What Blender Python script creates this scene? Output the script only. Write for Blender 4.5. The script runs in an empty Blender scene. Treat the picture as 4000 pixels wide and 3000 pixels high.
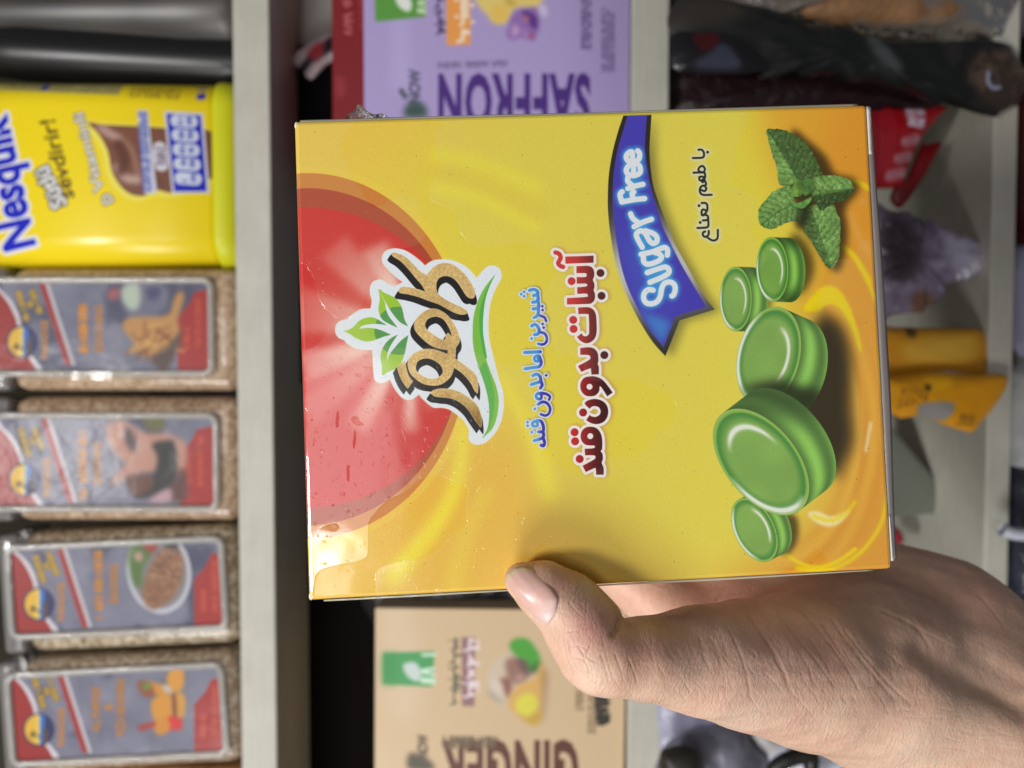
import bpy, bmesh, math, random
import numpy as np
from mathutils import Vector, Matrix
from mathutils.bvhtree import BVHTree

random.seed(7)
rng = np.random.default_rng(7)
SC = bpy.context.scene
COL = SC.collection

# ------------------------------------------------------------------ camera
# the phone was held on its side: world up is the left of the picture
FPX = 3003.6                       # focal length in pixels of the 4000 px wide photograph
cam = bpy.data.cameras.new("camera")
cam.sensor_width = 36.0
cam.lens = 36.0 * FPX / 4000.0
cam.clip_start = 0.005
cam.clip_end = 50.0
cam.dof.use_dof = True
cam.dof.focus_distance = 0.157
cam.dof.aperture_fstop = 13.0
camo = bpy.data.objects.new("camera", cam)
COL.objects.link(camo)
camo.matrix_world = Matrix(((0, 1, 0, 0), (0, 0, -1, 0), (-1, 0, 0, 0), (0, 0, 0, 1)))
SC.camera = camo

# ------------------------------------------------------------------ light
w = bpy.data.worlds.new("World")
SC.world = w
w.use_nodes = True
bg = w.node_tree.nodes["Background"]
bg.inputs[0].default_value = (0.93, 0.95, 1.0, 1)
bg.inputs[1].default_value = 0.10


def area(name, loc, target, sx, sy, power, col=(1, 1, 1)):
    l = bpy.data.lights.new(name, 'AREA')
    l.shape = 'RECTANGLE'
    l.size, l.size_y = sx, sy
    l.energy = power
    l.color = col
    o = bpy.data.objects.new(name, l)
    COL.objects.link(o)
    o.location = loc
    d = Vector(target) - Vector(loc)
    o.rotation_euler = d.to_track_quat('-Z', 'Z').to_euler()
    return o


CT = (0.0, 0.16, 0.0)
area("ceiling_lamp", (-0.17, -0.54, 0.76), CT, 0.18, 0.14, 7.6, (1.0, 0.985, 0.96))
area("side_lamp", (-0.80, -0.42, 0.32), CT, 0.50, 0.34, 7.6, (1.0, 0.98, 0.95))
area("aisle_lamp", (-0.26, -1.0, 0.205), CT, 0.15, 0.05, 0.75, (1.0, 0.98, 0.97))
area("reflection_panel", (-0.07, -1.0, 0.27), CT, 0.40, 0.36, 1.9, (1.0, 0.97, 0.98))  # dim panel added behind the lens for the broad veil on the film

SC.view_settings.view_transform = 'Standard'
SC.view_settings.look = 'None'
SC.view_settings.exposure = -0.17
SC.view_settings.gamma = 1.0
SC.view_settings.use_curve_mapping = False
SC.render.engine = 'CYCLES'
SC.cycles.max_bounces = 8
SC.cycles.transparent_max_bounces = 12
SC.cycles.caustics_reflective = False
SC.cycles.caustics_refractive = False
SC.cycles.sample_clamp_indirect = 6.0


# ------------------------------------------------------------------ space helpers
def pt(u, v, d):
    """point at distance d (m) in front of the lens that stands at photo pixel (u, v)"""
    return Vector((-(v - 1500.0) / FPX * d, d, -(u - 2000.0) / FPX * d))


def proj(P):
    P = np.asarray(P, dtype=np.float64)
    return np.stack([2000.0 - P[..., 2] / P[..., 1] * FPX, 1500.0 - P[..., 0] / P[..., 1] * FPX], -1)


def rays(p):
    p = np.asarray(p, dtype=np.float64)
    return np.stack([-(p[..., 1] - 1500.0) / FPX, np.ones(p.shape[:-1]), -(p[..., 0] - 2000.0) / FPX], -1)


# ------------------------------------------------------------------ print shop: flat artwork rasterised into generated images
def crop(x0, y0, s):
    return lambda L: [(x0 + x / s, y0 + y / s) for x, y in L]


def cr(P, n=5, closed=True):
    """Catmull-Rom through the points; a point given twice stays a corner"""
    Q = []
    m = len(P)
    i = 0
    pts, corner = [], []
    while i < m:
        c = i + 1 < m and P[i] == P[i + 1]
        pts.append(P[i]); corner.append(c)
        i += 2 if c else 1
    m = len(pts)
    pts = np.array(pts, float)
    rngi = range(m if closed else m - 1)
    for i in rngi:
        p1, p2 = pts[i], pts[(i + 1) % m]
        p0 = pts[i - 1] if (closed or i > 0) else p1
        p3 = pts[(i + 2) % m] if (closed or i + 2 < m) else p2
        if corner[i]: p0 = p1
        if corner[(i + 1) % m]: p3 = p2
        for k in range(n):
            t = k / n
            Q.append(tuple(0.5 * ((2 * p1) + (p2 - p0) * t + (2 * p0 - 5 * p1 + 4 * p2 - p3) * t * t + (3 * p1 - p0 - 3 * p2 + p3) * t ** 3)))
    if not closed: Q.append(tuple(pts[-1]))
    return Q


def box1(a, r, ax):
    if r < 1: return a
    pad = [(0, 0), (0, 0)]
    pad[ax] = (r + 1, r)
    c = np.cumsum(np.pad(a, pad, mode='edge'), axis=ax, dtype=np.float64)
    n = a.shape[ax]
    hi = np.take(c, np.arange(2 * r + 1, 2 * r + 1 + n), axis=ax)
    lo = np.take(c, np.arange(0, n), axis=ax)
    return ((hi - lo) / (2 * r + 1)).astype(np.float32)


def gblur(a, s):
    if s <= 0.3: return a
    r = max(1, int(round(s)))
    for _ in range(3):
        a = box1(box1(a, r, 0), r, 1)
    return a


def vnoise(H, W, cell, seed=0, oct=1):
    out = np.zeros((H, W), np.float32)
    amp = 1.0; tot = 0.0
    g = np.random.default_rng(seed)
    for o in range(oct):
        c = max(1.5, cell / 2 ** o)
        gh, gw = int(H / c) + 3, int(W / c) + 3
        R = g.random((gh, gw)).astype(np.float32)
        y = np.arange(H) / c; x = np.arange(W) / c
        yi = y.astype(int); xi = x.astype(int)
        fy = (y - yi)[:, None].astype(np.float32); fx = (x - xi)[None].astype(np.float32)
        fy = fy * fy * (3 - 2 * fy); fx = fx * fx * (3 - 2 * fx)
        a = R[yi][:, xi]; b = R[yi][:, xi + 1]; cc = R[yi + 1][:, xi]; d = R[yi + 1][:, xi + 1]
        out += amp * ((a * (1 - fx) + b * fx) * (1 - fy) + (cc * (1 - fx) + d * fx) * fy)
        tot += amp; amp *= 0.5
    return out / tot


def sstep(x, a, b):
    t = np.clip((x - a) / (b - a), 0, 1)
    return t * t * (3 - 2 * t)


def rgb(*c):
    return np.array(c, np.float32) / 255.0


class Print:
    """artwork canvas; every draw call takes points as they were read off the photograph"""
    def __init__(self, W, H):
        self.W, self.H = W, H
        self.im = np.ones((H, W, 4), np.float32)
        x, y = np.meshgrid(np.arange(W) + .5, np.arange(H) + .5)
        s = proj(self.world(x / W, y / H))
        self.U, self.V = s[..., 0].astype(np.float32), s[..., 1].astype(np.float32)
        a, b = s[H // 2, W // 2 - 20], s[H // 2, W // 2 + 20]
        self.k = 40.0 / np.linalg.norm(b - a)          # canvas px per photo px

    def zeros(self): return np.zeros((self.H, self.W), np.float32)

    def contours(self, cs, ss=3):
        E = []
        allp = []
        for c in cs:
            p = self.inv(np.array(c, float)) * ss
            allp.append(p)
        A = np.concatenate(allp)
        x0 = max(0, int(A[:, 0].min() / ss) - 1); x1 = min(self.W, int(A[:, 0].max() / ss) + 2)
        y0 = max(0, int(A[:, 1].min() / ss) - 1); y1 = min(self.H, int(A[:, 1].max() / ss) + 2)
        out = self.zeros()
        if x1 <= x0 or y1 <= y0: return out
        w_, h_ = (x1 - x0) * ss, (y1 - y0) * ss
        D = np.zeros((h_, w_ + 1), np.int16)
        for p in allp:
            q = p - np.array([x0 * ss, y0 * ss])
            for (ax, ay), (bx, by) in zip(q, np.roll(q, -1, 0)):
                if ay == by: continue
                if ay > by: ax, ay, bx, by = bx, by, ax, ay
                r0 = max(0, int(math.ceil(ay - .5))); r1 = min(h_, int(math.ceil(by - .5)))
                if r1 <= r0: continue
                rr = np.arange(r0, r1)
                xi = ax + (rr + .5 - ay) * (bx - ax) / (by - ay)
                xi = np.clip(np.ceil(xi - .5), 0, w_).astype(int)
                D[rr, xi] += 1
        m = (np.cumsum(D, 1)[:, :w_] % 2).astype(np.float32)
        out[y0:y1, x0:x1] = m.reshape(y1 - y0, ss, x1 - x0, ss).mean((1, 3))
        return out

    def fill(self, P, smooth=0):
        return self.contours([cr(P, smooth) if smooth else P])

    def stroke(self, P, r, r2=None, smooth=4, closed=False, into=None):
        if smooth and len(P) > 2: P = cr(P, smooth, closed)
        q = self.inv(np.array(P, float))
        if closed: q = np.concatenate([q, q[:1]])
        n = len(q)
        out = self.zeros() if into is None else into
        for i in range(n - 1):
            a, b = q[i], q[i + 1]
            ra = (r if r2 is None else r + (r2 - r) * i / (n - 1)) * self.k
            x0 = max(0, int(min(a[0], b[0]) - ra - 2)); x1 = min(self.W, int(max(a[0], b[0]) + ra + 3))
            y0 = max(0, int(min(a[1], b[1]) - ra - 2)); y1 = min(self.H, int(max(a[1], b[1]) + ra + 3))
            if x1 <= x0 or y1 <= y0: continue
            xx = np.arange(x0, x1)[None] + .5; yy = np.arange(y0, y1)[:, None] + .5
            d = b - a
            L = max(1e-6, d @ d)
            t = np.clip(((xx - a[0]) * d[0] + (yy - a[1]) * d[1]) / L, 0, 1)
            dist = np.hypot(xx - a[0] - t * d[0], yy - a[1] - t * d[1])
            m = np.clip(ra - dist + .5, 0, 1)
            out[y0:y1, x0:x1] = np.maximum(out[y0:y1, x0:x1], m)
        return out

    def disc(self, c, r): return self.stroke([c, (c[0] + .01, c[1])], r, smooth=0)

    def ell(self, c, a, b, deg):
        """elliptic radius and angle round a centre, in photo px"""
        t = math.radians(deg)
        x, y = self.U - c[0], self.V - c[1]
        p = (x * math.cos(t) + y * math.sin(t)) / a
        q = (-x * math.sin(t) + y * math.cos(t)) / b
        return np.hypot(p, q), np.arctan2(q, p)

    def blur(self, m, s): return gblur(m, s * self.k)

    def dil(self, m, r):
        r = r * self.k
        ys, xs = np.nonzero(m > .02)
        if len(ys) == 0: return m
        p = int(r) + 2
        y0, y1 = max(0, ys.min() - p), min(self.H, ys.max() + p + 1)
        x0, x1 = max(0, xs.min() - p), min(self.W, xs.max() + p + 1)
        s = m[y0:y1, x0:x1]
        pad = np.pad(s, p)
        o = s.copy()
        h, w_ = s.shape
        for rr in {r, r * .5}:
            for k in range(20):
                dx = int(round(rr * math.cos(k * math.pi / 10))); dy = int(round(rr * math.sin(k * math.pi / 10)))
                o = np.maximum(o, pad[p + dy:p + dy + h, p + dx:p + dx + w_])
        out = m.copy()
        out[y0:y1, x0:x1] = o
        return out

    def shift(self, m, du, dv):
        dx = int(round(du * self.k)); dy = int(round(dv * self.k))
        out = np.zeros_like(m)
        H, W = m.shape
        ys, yd = (slice(0, H - dy), slice(dy, H)) if dy >= 0 else (slice(-dy, H), slice(0, H + dy))
        xs, xd = (slice(0, W - dx), slice(dx, W)) if dx >= 0 else (slice(-dx, W), slice(0, W + dx))
        out[yd, xd] = m[ys, xs]
        return out

    def over(self, m, c, a=1.0):
        if isinstance(c, np.ndarray) and c.ndim == 3: cc = c
        else: cc = np.asarray(c, np.float32)[None, None]
        k = (m * a)[..., None]
        self.im[..., :3] = self.im[..., :3] * (1 - k) + cc[..., :3] * k

    def text(self, s, pos, size, mode='up', shear=0.0, bold=0.0, align='LEFT', rot=0.0, squeeze=1.0, space=1.0, length=None):
        """mode 'up': reads from the bottom to the top of the photo; mode 'flip': upside down in the photo"""
        cu = bpy.data.curves.new('lettering', 'FONT')
        cu.body = s; cu.shear = shear; cu.offset = bold; cu.align_x = align; cu.resolution_u = 3; cu.space_character = space
        ob = bpy.data.objects.new('lettering', cu)
        COL.objects.link(ob)
        dg = bpy.context.evaluated_depsgraph_get()
        me = ob.evaluated_get(dg).to_mesh()
        co = np.array([v.co[:2] for v in me.vertices])
        cnt = {}
        for p in me.polygons:
            vs = list(p.vertices)
            for a, b in zip(vs, vs[1:] + vs[:1]):
                k = (min(a, b), max(a, b)); cnt[k] = cnt.get(k, 0) + 1
        ed = [k for k, n in cnt.items() if n == 1]
        ob.evaluated_get(dg).to_mesh_clear()
        bpy.data.objects.remove(ob); bpy.data.curves.remove(cu)
        if not len(ed): return self.zeros()
        if length: squeeze = length / (size * (co[:, 0].max() - co[:, 0].min()))
        x = co[:, 0] * size * squeeze; y = co[:, 1] * size
        if rot:
            t = math.radians(rot)
            x, y = x * math.cos(t) - y * math.sin(t), x * math.sin(t) + y * math.cos(t)
        if mode == 'up': P = np.stack([pos[0] - y, pos[1] - x], 1)
        else: P = np.stack([pos[0] - x, pos[1] + y], 1)
        ss = 3
        q = self.inv(P) * ss
        ya, yb = max(0, int(q[:, 1].min() / ss) - 1), min(self.H, int(q[:, 1].max() / ss) + 2)
        out = self.zeros()
        if yb <= ya: return out
        D = np.zeros(((yb - ya) * ss, self.W * ss + 1), np.int16)
        for a, b in ed:
            ax, ay = q[a]; bx, by = q[b]
            ay -= ya * ss; by -= ya * ss
            if ay == by: continue
            if ay > by: ax, ay, bx, by = bx, by, ax, ay
            r0 = max(0, int(math.ceil(ay - .5))); r1 = min(D.shape[0], int(math.ceil(by - .5)))
            if r1 <= r0: continue
            rr = np.arange(r0, r1)
            xi = ax + (rr + .5 - ay) * (bx - ax) / (by - ay)
            np.add.at(D, (rr, np.clip(np.ceil(xi - .5), 0, self.W * ss).astype(int)), 1)
        m = (np.cumsum(D, 1)[:, :-1] % 2).astype(np.float32)
        out[ya:yb] = m.reshape(yb - ya, ss, self.W, ss).mean((1, 3))
        return out

    def scribble(self, p0, p1, h, n, seed=0, r=3):
        """a line of print too small and blurred to read: n letter-like ticks between two points"""
        g = random.Random(seed)
        m = self.zeros()
        p0 = np.array(p0, float); p1 = np.array(p1, float)
        d = p1 - p0
        nn = np.array([-d[1], d[0]]) / max(1e-6, np.hypot(*d))
        for i in range(n):
            if g.random() < .12: continue
            c = p0 + d * ((i + .5) / n)
            a = h * g.uniform(.3, .5)
            q0 = c - nn * a + d / n * g.uniform(-.3, .3)
            q1 = c + nn * h * .4 + d / n * g.uniform(-.3, .3)
            m = np.maximum(m, self.stroke([tuple(q0), tuple(q1)], r, smooth=0))
            if g.random() < .6:
                m = np.maximum(m, self.stroke([tuple(q1), tuple(c + d / n * .45)], r * .8, smooth=0))
        return m

    def scribble_joined(self, p0, p1, h, n, seed=0, r=4):
        """an unreadable line of joined right-to-left script: baseline with teeth, loops, tails and dots"""
        g = random.Random(seed)
        p0 = np.array(p0, float); p1 = np.array(p1, float)
        d = (p1 - p0) / n
        up = np.array([d[1], -d[0]]); up /= np.linalg.norm(up)
        m = self.zeros(); i = 0
        while i < n - 1:
            k = min(n - i, g.randint(2, 5))
            pts = []
            for j in range(k):
                c = p0 + d * (i + j)
                kind = g.random()
                pts.append(tuple(c))
                if kind < .45: pts += [tuple(c + d * .4 + up * h * g.uniform(.25, .45)), tuple(c + d * .6)]
                elif kind < .6: pts += [tuple(c + d * .3 + up * h * .8), tuple(c + d * .5)]
                if g.random() < .4:
                    q = c + d * .5 + up * h * g.choice((-.45, .75))
                    m = np.maximum(m, self.disc(tuple(q), r * 1.1))
            c = p0 + d * (i + k - .3)
            pts += [tuple(c), tuple(c + d * .3 - up * h * g.uniform(.1, .5))]
            m = np.maximum(m, self.stroke(pts, r))
            i += k + (g.random() < .3)
        return m

    def image(self, name):
        im = bpy.data.images.new(name, self.W, self.H, alpha=True)
        im.alpha_mode = 'CHANNEL_PACKED'
        im.pixels.foreach_set(np.ascontiguousarray(np.clip(self.im[::-1], 0, 1)).ravel().astype(np.float32))
        im.update()
        im.pack()
        return im


class FlatPrint(Print):
    def __init__(self, O, ex, ey, W):
        self.O, self.ex, self.ey = [np.array(q, float) for q in (O, ex, ey)]
        self.n = np.cross(self.ex, self.ey)
        H = int(round(W * np.linalg.norm(self.ey) / np.linalg.norm(self.ex)))
        super().__init__(W, H)

    def world(self, a, b):
        return self.O + a[..., None] * self.ex + b[..., None] * self.ey

    def inv(self, p):
        r = rays(p)
        t = (self.O @ self.n) / (r @ self.n)
        q = r * t[..., None] - self.O
        M = np.stack([self.ex, self.ey], 1)
        s = q @ np.linalg.pinv(M).T
        return s * np.array([self.W, self.H])

    def uv(self, P):
        q = np.array(P, float) - self.O
        M = np.stack([self.ex, self.ey], 1)
        s = q @ np.linalg.pinv(M).T
        return s[0], 1 - s[1]


class RoundPrint(Print):
    """artwork wrapped round an upright cylinder (axis = world Z)"""
    def __init__(self, xc, yc, R, z0, z1, W, H, half=1.75):
        self.xc, self.yc, self.R, self.z0, self.z1, self.half = xc, yc, R, z0, z1, half
        super().__init__(W, H)

    def world(self, a, b):
        th = (a * 2 - 1) * self.half            # a grows towards world -X (picture down)
        return np.stack([self.xc - self.R * np.sin(th), self.yc - self.R * np.cos(th), self.z1 + (self.z0 - self.z1) * b], -1)

    def inv(self, p):
        r = rays(p)
        A = r[..., 0] ** 2 + r[..., 1] ** 2
        B = -(r[..., 0] * self.xc + r[..., 1] * self.yc)
        C = self.xc ** 2 + self.yc ** 2 - self.R ** 2
        disc = np.sqrt(np.maximum(B * B - A * C, 0))
        t = (-B - disc) / A
        q = r * t[..., None]
        th = np.arctan2(-(q[..., 0] - self.xc), -(q[..., 1] - self.yc))
        a = (th / self.half + 1) / 2
        b = (q[..., 2] - self.z1) / (self.z0 - self.z1)
        return np.stack([a * self.W, b * self.H], -1)

    def uv(self, P):
        th = math.atan2(-(P[0] - self.xc), -(P[1] - self.yc))
        return (th / self.half + 1) / 2, 1 - (P[2] - self.z1) / (self.z0 - self.z1)


# ------------------------------------------------------------------ objects and materials
def tag(o, label=None, cat=None, group=None, kind=None):
    if label: o["label"] = label
    if cat: o["category"] = cat
    if group: o["group"] = group
    if kind: o["kind"] = kind
    return o


def thing(name, loc, label, cat, group=None):
    o = bpy.data.objects.new(name, None)
    o.empty_display_size = 0.01
    COL.objects.link(o)
    o.location = loc
    return tag(o, label, cat, group)


def mesh_obj(name, verts, faces, m, parent=None, smooth=False, loc=None, uv=None):
    """verts in world space; the object's origin is its parent's (or loc)"""
    off = Vector(parent_loc(parent)) if parent is not None else Vector(loc if loc is not None else (0, 0, 0))
    me = bpy.data.meshes.new(name)
    V = np.array([tuple(v) for v in verts], float)
    me.from_pydata([tuple(r) for r in (V - np.array(off))], [], [tuple(int(i) for i in f) for f in faces])
    if uv is not None:
        l = me.uv_layers.new(name="print")
        uvs = [uv(V[lp.vertex_index]) for lp in me.loops]
        l.data.foreach_set("uv", np.array(uvs, np.float32).ravel())
    if m is not None: me.materials.append(m)
    if smooth: me.polygons.foreach_set("use_smooth", [True] * len(me.polygons))
    me.update()
    o = bpy.data.objects.new(name, me)
    COL.objects.link(o)
    if parent is not None: o.parent = parent
    else: o.location = off
    return o


def parent_loc(p):
    v = Vector((0, 0, 0))
    while p is not None:
        v += p.location
        p = p.parent
    return v


def from_bm(name, bm, m, parent=None, smooth=False, loc=None, uv=None):
    bm.verts.ensure_lookup_table(); bm.verts.index_update()
    V = [v.co.copy() for v in bm.verts]
    F = [[v.index for v in f.verts] for f in bm.faces]
    bm.free()
    return mesh_obj(name, V, F, m, parent, smooth, loc, uv)


def rbox(O, ex, ey, ez, bev=0.001, seg=3):
    """bevelled box: corner O and three edge vectors"""
    O, ex, ey, ez = [Vector(q) for q in (O, ex, ey, ez)]
    bm = bmesh.new()
    vs = [bm.verts.new(O + ex * i + ey * j + ez * k) for i in (0, 1) for j in (0, 1) for k in (0, 1)]
    for f in ((0, 1, 3, 2), (4, 6, 7, 5), (0, 4, 5, 1), (2, 3, 7, 6), (0, 2, 6, 4), (1, 5, 7, 3)):
        bm.faces.new([vs[i] for i in f])
    if bev > 0:
        bmesh.ops.bevel(bm, geom=bm.edges[:], offset=bev, segments=seg, affect='EDGES', profile=0.5)
    bmesh.ops.recalc_face_normals(bm, faces=bm.faces[:])
    return bm


class NT:
    def __init__(self, name):
        self.m = bpy.data.materials.new(name)
        self.m.use_nodes = True
        self.t = self.m.node_tree
        self.b = self.t.nodes["Principled BSDF"]

    def n(self, typ, **kw):
        x = self.t.nodes.new(typ)
        for k, v in kw.items():
            if k in x.inputs: x.inputs[k].default_value = v
            else: setattr(x, k, v)
        return x

    def l(self, a, b): self.t.links.new(a, b)

    def set(self, **kw):
        for k, v in kw.items():
            k = k.replace('_', ' ')
            if isinstance(v, tuple) and len(v) == 3: v = v + (1,)
            self.b.inputs[k].default_value = v
        return self

    def noise(self, scale, detail=3.0, rough=.5, stretch=None):
        tc = self.n('ShaderNodeTexCoord')
        nz = self.n('ShaderNodeTexNoise')
        nz.inputs['Scale'].default_value = scale
        nz.inputs['Detail'].default_value = detail
        nz.inputs['Roughness'].default_value = rough
        src = tc.outputs['Object']
        if stretch:
            mp = self.n('ShaderNodeMapping')
            mp.inputs['Scale'].default_value = stretch
            self.l(src, mp.inputs[0]); src = mp.outputs[0]
        self.l(src, nz.inputs['Vector'])
        return nz.outputs[0]

    def ramp(self, src, stops):
        r = self.n('ShaderNodeValToRGB')
        while len(r.color_ramp.elements) < len(stops): r.color_ramp.elements.new(.5)
        for e, (p, c) in zip(r.color_ramp.elements, stops):
            e.position = p
            e.color = (c + (1,)) if isinstance(c, tuple) else (c, c, c, 1)
        self.l(src, r.inputs[0])
        return r.outputs[0]

    def bump(self, src, dist, strength=1.0, coat=False, to=True):
        b = self.n('ShaderNodeBump')
        b.inputs['Distance'].default_value = dist
        b.inputs['Strength'].default_value = strength
        self.l(src, b.inputs['Height'])
        if to: self.l(b.outputs[0], self.b.inputs['Coat Normal' if coat else 'Normal'])
        return b

    def img(self, im, to='Base Color'):
        t = self.n('ShaderNodeTexImage')
        t.image = im
        t.extension = 'EXTEND'
        if to: self.l(t.outputs[0], self.b.inputs[to])
        return t


def lin(r, g, b):
    f = lambda c: (c / 255 / 12.92) if c <= 10 else ((c / 255 + .055) / 1.055) ** 2.4
    return (f(r), f(g), f(b))


def simple(name, c, rough=.5, spec=.5, bump=None, var=None, coat=0, metal=0):
    m = NT(name)
    m.set(Base_Color=c, Roughness=rough, Specular_IOR_Level=spec, Coat_Weight=coat, Metallic=metal)
    if var:
        sc, amt = var
        k = lambda f: tuple(min(1, q * f) for q in c)
        m.l(m.ramp(m.noise(sc, 4), [(.3, k(1 - amt)), (.7, k(1 + amt))]), m.b.inputs['Base Color'])
    if bump: m.bump(m.noise(bump[0], 4), bump[1])
    return m.m


def printed(name, im, rough=.45, coat=0.0, coat_rough=.08, bump=None, spec=.4):
    m = NT(name)
    m.set(Roughness=rough, Coat_Weight=coat, Coat_Roughness=coat_rough, Specular_IOR_Level=spec)
    m.img(im)
    if bump: m.bump(m.noise(bump[0], 3), bump[1])
    return m.m


def film(name, tint=(1, 1, 1), rough=.08, haze=.12, milky=(.8, .8, .8), bump=(160, .0006)):
    """clear plastic film: mostly lets light through, shines at its folds"""
    m = NT(name)
    tr = m.n('ShaderNodeBsdfTransparent'); tr.inputs[0].default_value = tint + (1,)
    gl = m.n('ShaderNodeBsdfGlossy'); gl.inputs['Roughness'].default_value = rough
    df = m.n('ShaderNodeBsdfDiffuse'); df.inputs[0].default_value = milky + (1,)
    fr = m.n('ShaderNodeFresnel'); fr.inputs[0].default_value = 1.5
    bp = m.bump(m.noise(bump[0], 4), bump[1], to=False)
    m.l(bp.outputs[0], gl.inputs['Normal']); m.l(bp.outputs[0], fr.inputs['Normal'])
    a = m.n('ShaderNodeMixShader'); a.inputs[0].default_value = haze
    m.l(tr.outputs[0], a.inputs[1]); m.l(df.outputs[0], a.inputs[2])
    b = m.n('ShaderNodeMixShader')
    m.l(fr.outputs[0], b.inputs[0]); m.l(a.outputs[0], b.inputs[1]); m.l(gl.outputs[0], b.inputs[2])
    m.l(b.outputs[0], m.t.nodes['Material Output'].inputs['Surface'])
    return m.m
# ------------------------------------------------------------------ the shelf unit
SA = math.radians(2.0)
S_E = np.array([math.cos(SA), -math.sin(SA), 0.0])      # along the shelf, world right
S_N = np.array([math.sin(SA), math.cos(SA), 0.0])       # into the shelf
S_P = np.array([0.0, 0.3695, 0.0])
S_Z = np.array([0.0, 0.0, 1.0])


def sp(u, v, back=0.0):
    """point on the plane `back` metres behind the shelf's front edge that the photo shows at (u, v)"""
    r = rays(np.array([u, v], float))
    return r * ((S_P @ S_N + back) / (r @ S_N))


Z1T, Z1B = sp(925, 1500)[2], sp(1066, 1500)[2]
Z2T, Z2B = sp(2460, 1500)[2], sp(2605, 1500)[2]
Z3T, Z3B = sp(3860, 1500)[2], sp(3955, 1500)[2]


def laminate():
    m = NT("pale laminate")
    n = m.noise(60, 6, .65, (1, 1, 14))
    n2 = m.noise(42, 5, .6, (1, 10, 1))
    mx_ = m.n('ShaderNodeMix'); mx_.data_type = 'FLOAT'
    m.l(n, mx_.inputs[2]); m.l(n2, mx_.inputs[3]); mx_.inputs[0].default_value = .5
    m.l(m.ramp(mx_.outputs[0], [(.36, (.46, .445, .38)), (.64, (.55, .535, .465))]), m.b.inputs['Base Color'])
    m.set(Roughness=.42, Specular_IOR_Level=.4)
    m.bump(n, .0003)
    return m.m


MLAM = laminate()
shelf = thing("shelf_unit", (0, .4, Z3B - .25), "pale grey laminate shelving unit holding the packets and boxes", "shelf")


def board(zt, zb, name):
    O = S_P - S_E * .55 + S_Z * zb - S_P[2] * S_Z
    bm = rbox(O, S_E * 1.1, S_N * .27, S_Z * (zt - zb), .0008, 2)
    return from_bm(name, bm, MLAM, shelf)


board(Z1T, Z1B, "shelf_board"); board(Z2T, Z2B, "shelf_board"); board(Z3T, Z3B, "shelf_board")
board(Z1T + .185, Z1T + .168, "shelf_board"); board(Z3T - .19, Z3T - .207, "shelf_board")
from_bm("back_panel", rbox(S_P - S_E * .55 + S_N * .271 + S_Z * (Z3T - .21), S_E * 1.1, S_N * .006, S_Z * (Z1T - Z3T + .40), 0), simple("back board", (.018, .017, .016), .7), shelf)  # near black back: shade of the deep recess put into its colour
for sx in (-.572, .552):
    from_bm("side_panel", rbox(S_P + S_E * sx + S_Z * (Z3T - .21), S_E * .018, S_N * .277, S_Z * (Z1T - Z3T + .40), .0008, 2), MLAM, shelf)


def rect(u0, u1, v0, v1, b=0.0, tilt=0.0, floor=None):
    """upright panel on the plane `b` behind the shelf edge: corner at the photo's (u0, v0), one edge downwards in the world, one to the world's left"""
    p = sp(u0, (v0 + v1) / 2, b)
    zt = p[2]
    zb = floor if floor is not None else sp(u1, (v0 + v1) / 2, b)[2]
    uc = 2000
    x0 = sp(uc, v0, b) @ S_E; x1 = sp(uc, v1, b) @ S_E
    base = sp(uc, 1500, b); base = base - S_E * (base @ S_E) ; base[2] = 0
    t = math.radians(tilt)
    e = S_E * math.cos(t) + S_Z * math.sin(t)
    z = -S_E * math.sin(t) + S_Z * math.cos(t)
    W_, H_ = x0 - x1, zt - zb
    bc = base + S_E * ((x0 + x1) / 2) + S_Z * (zb + abs(math.sin(t)) * W_ / 2)
    O = bc + z * H_ + e * (W_ / 2)
    return O, -z * H_, -e * W_


def blend_blob(K, pts, c, soft, a=1.0, s=4):
    K.over(K.blur(K.fill(pts, s), soft), c, a)


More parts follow.
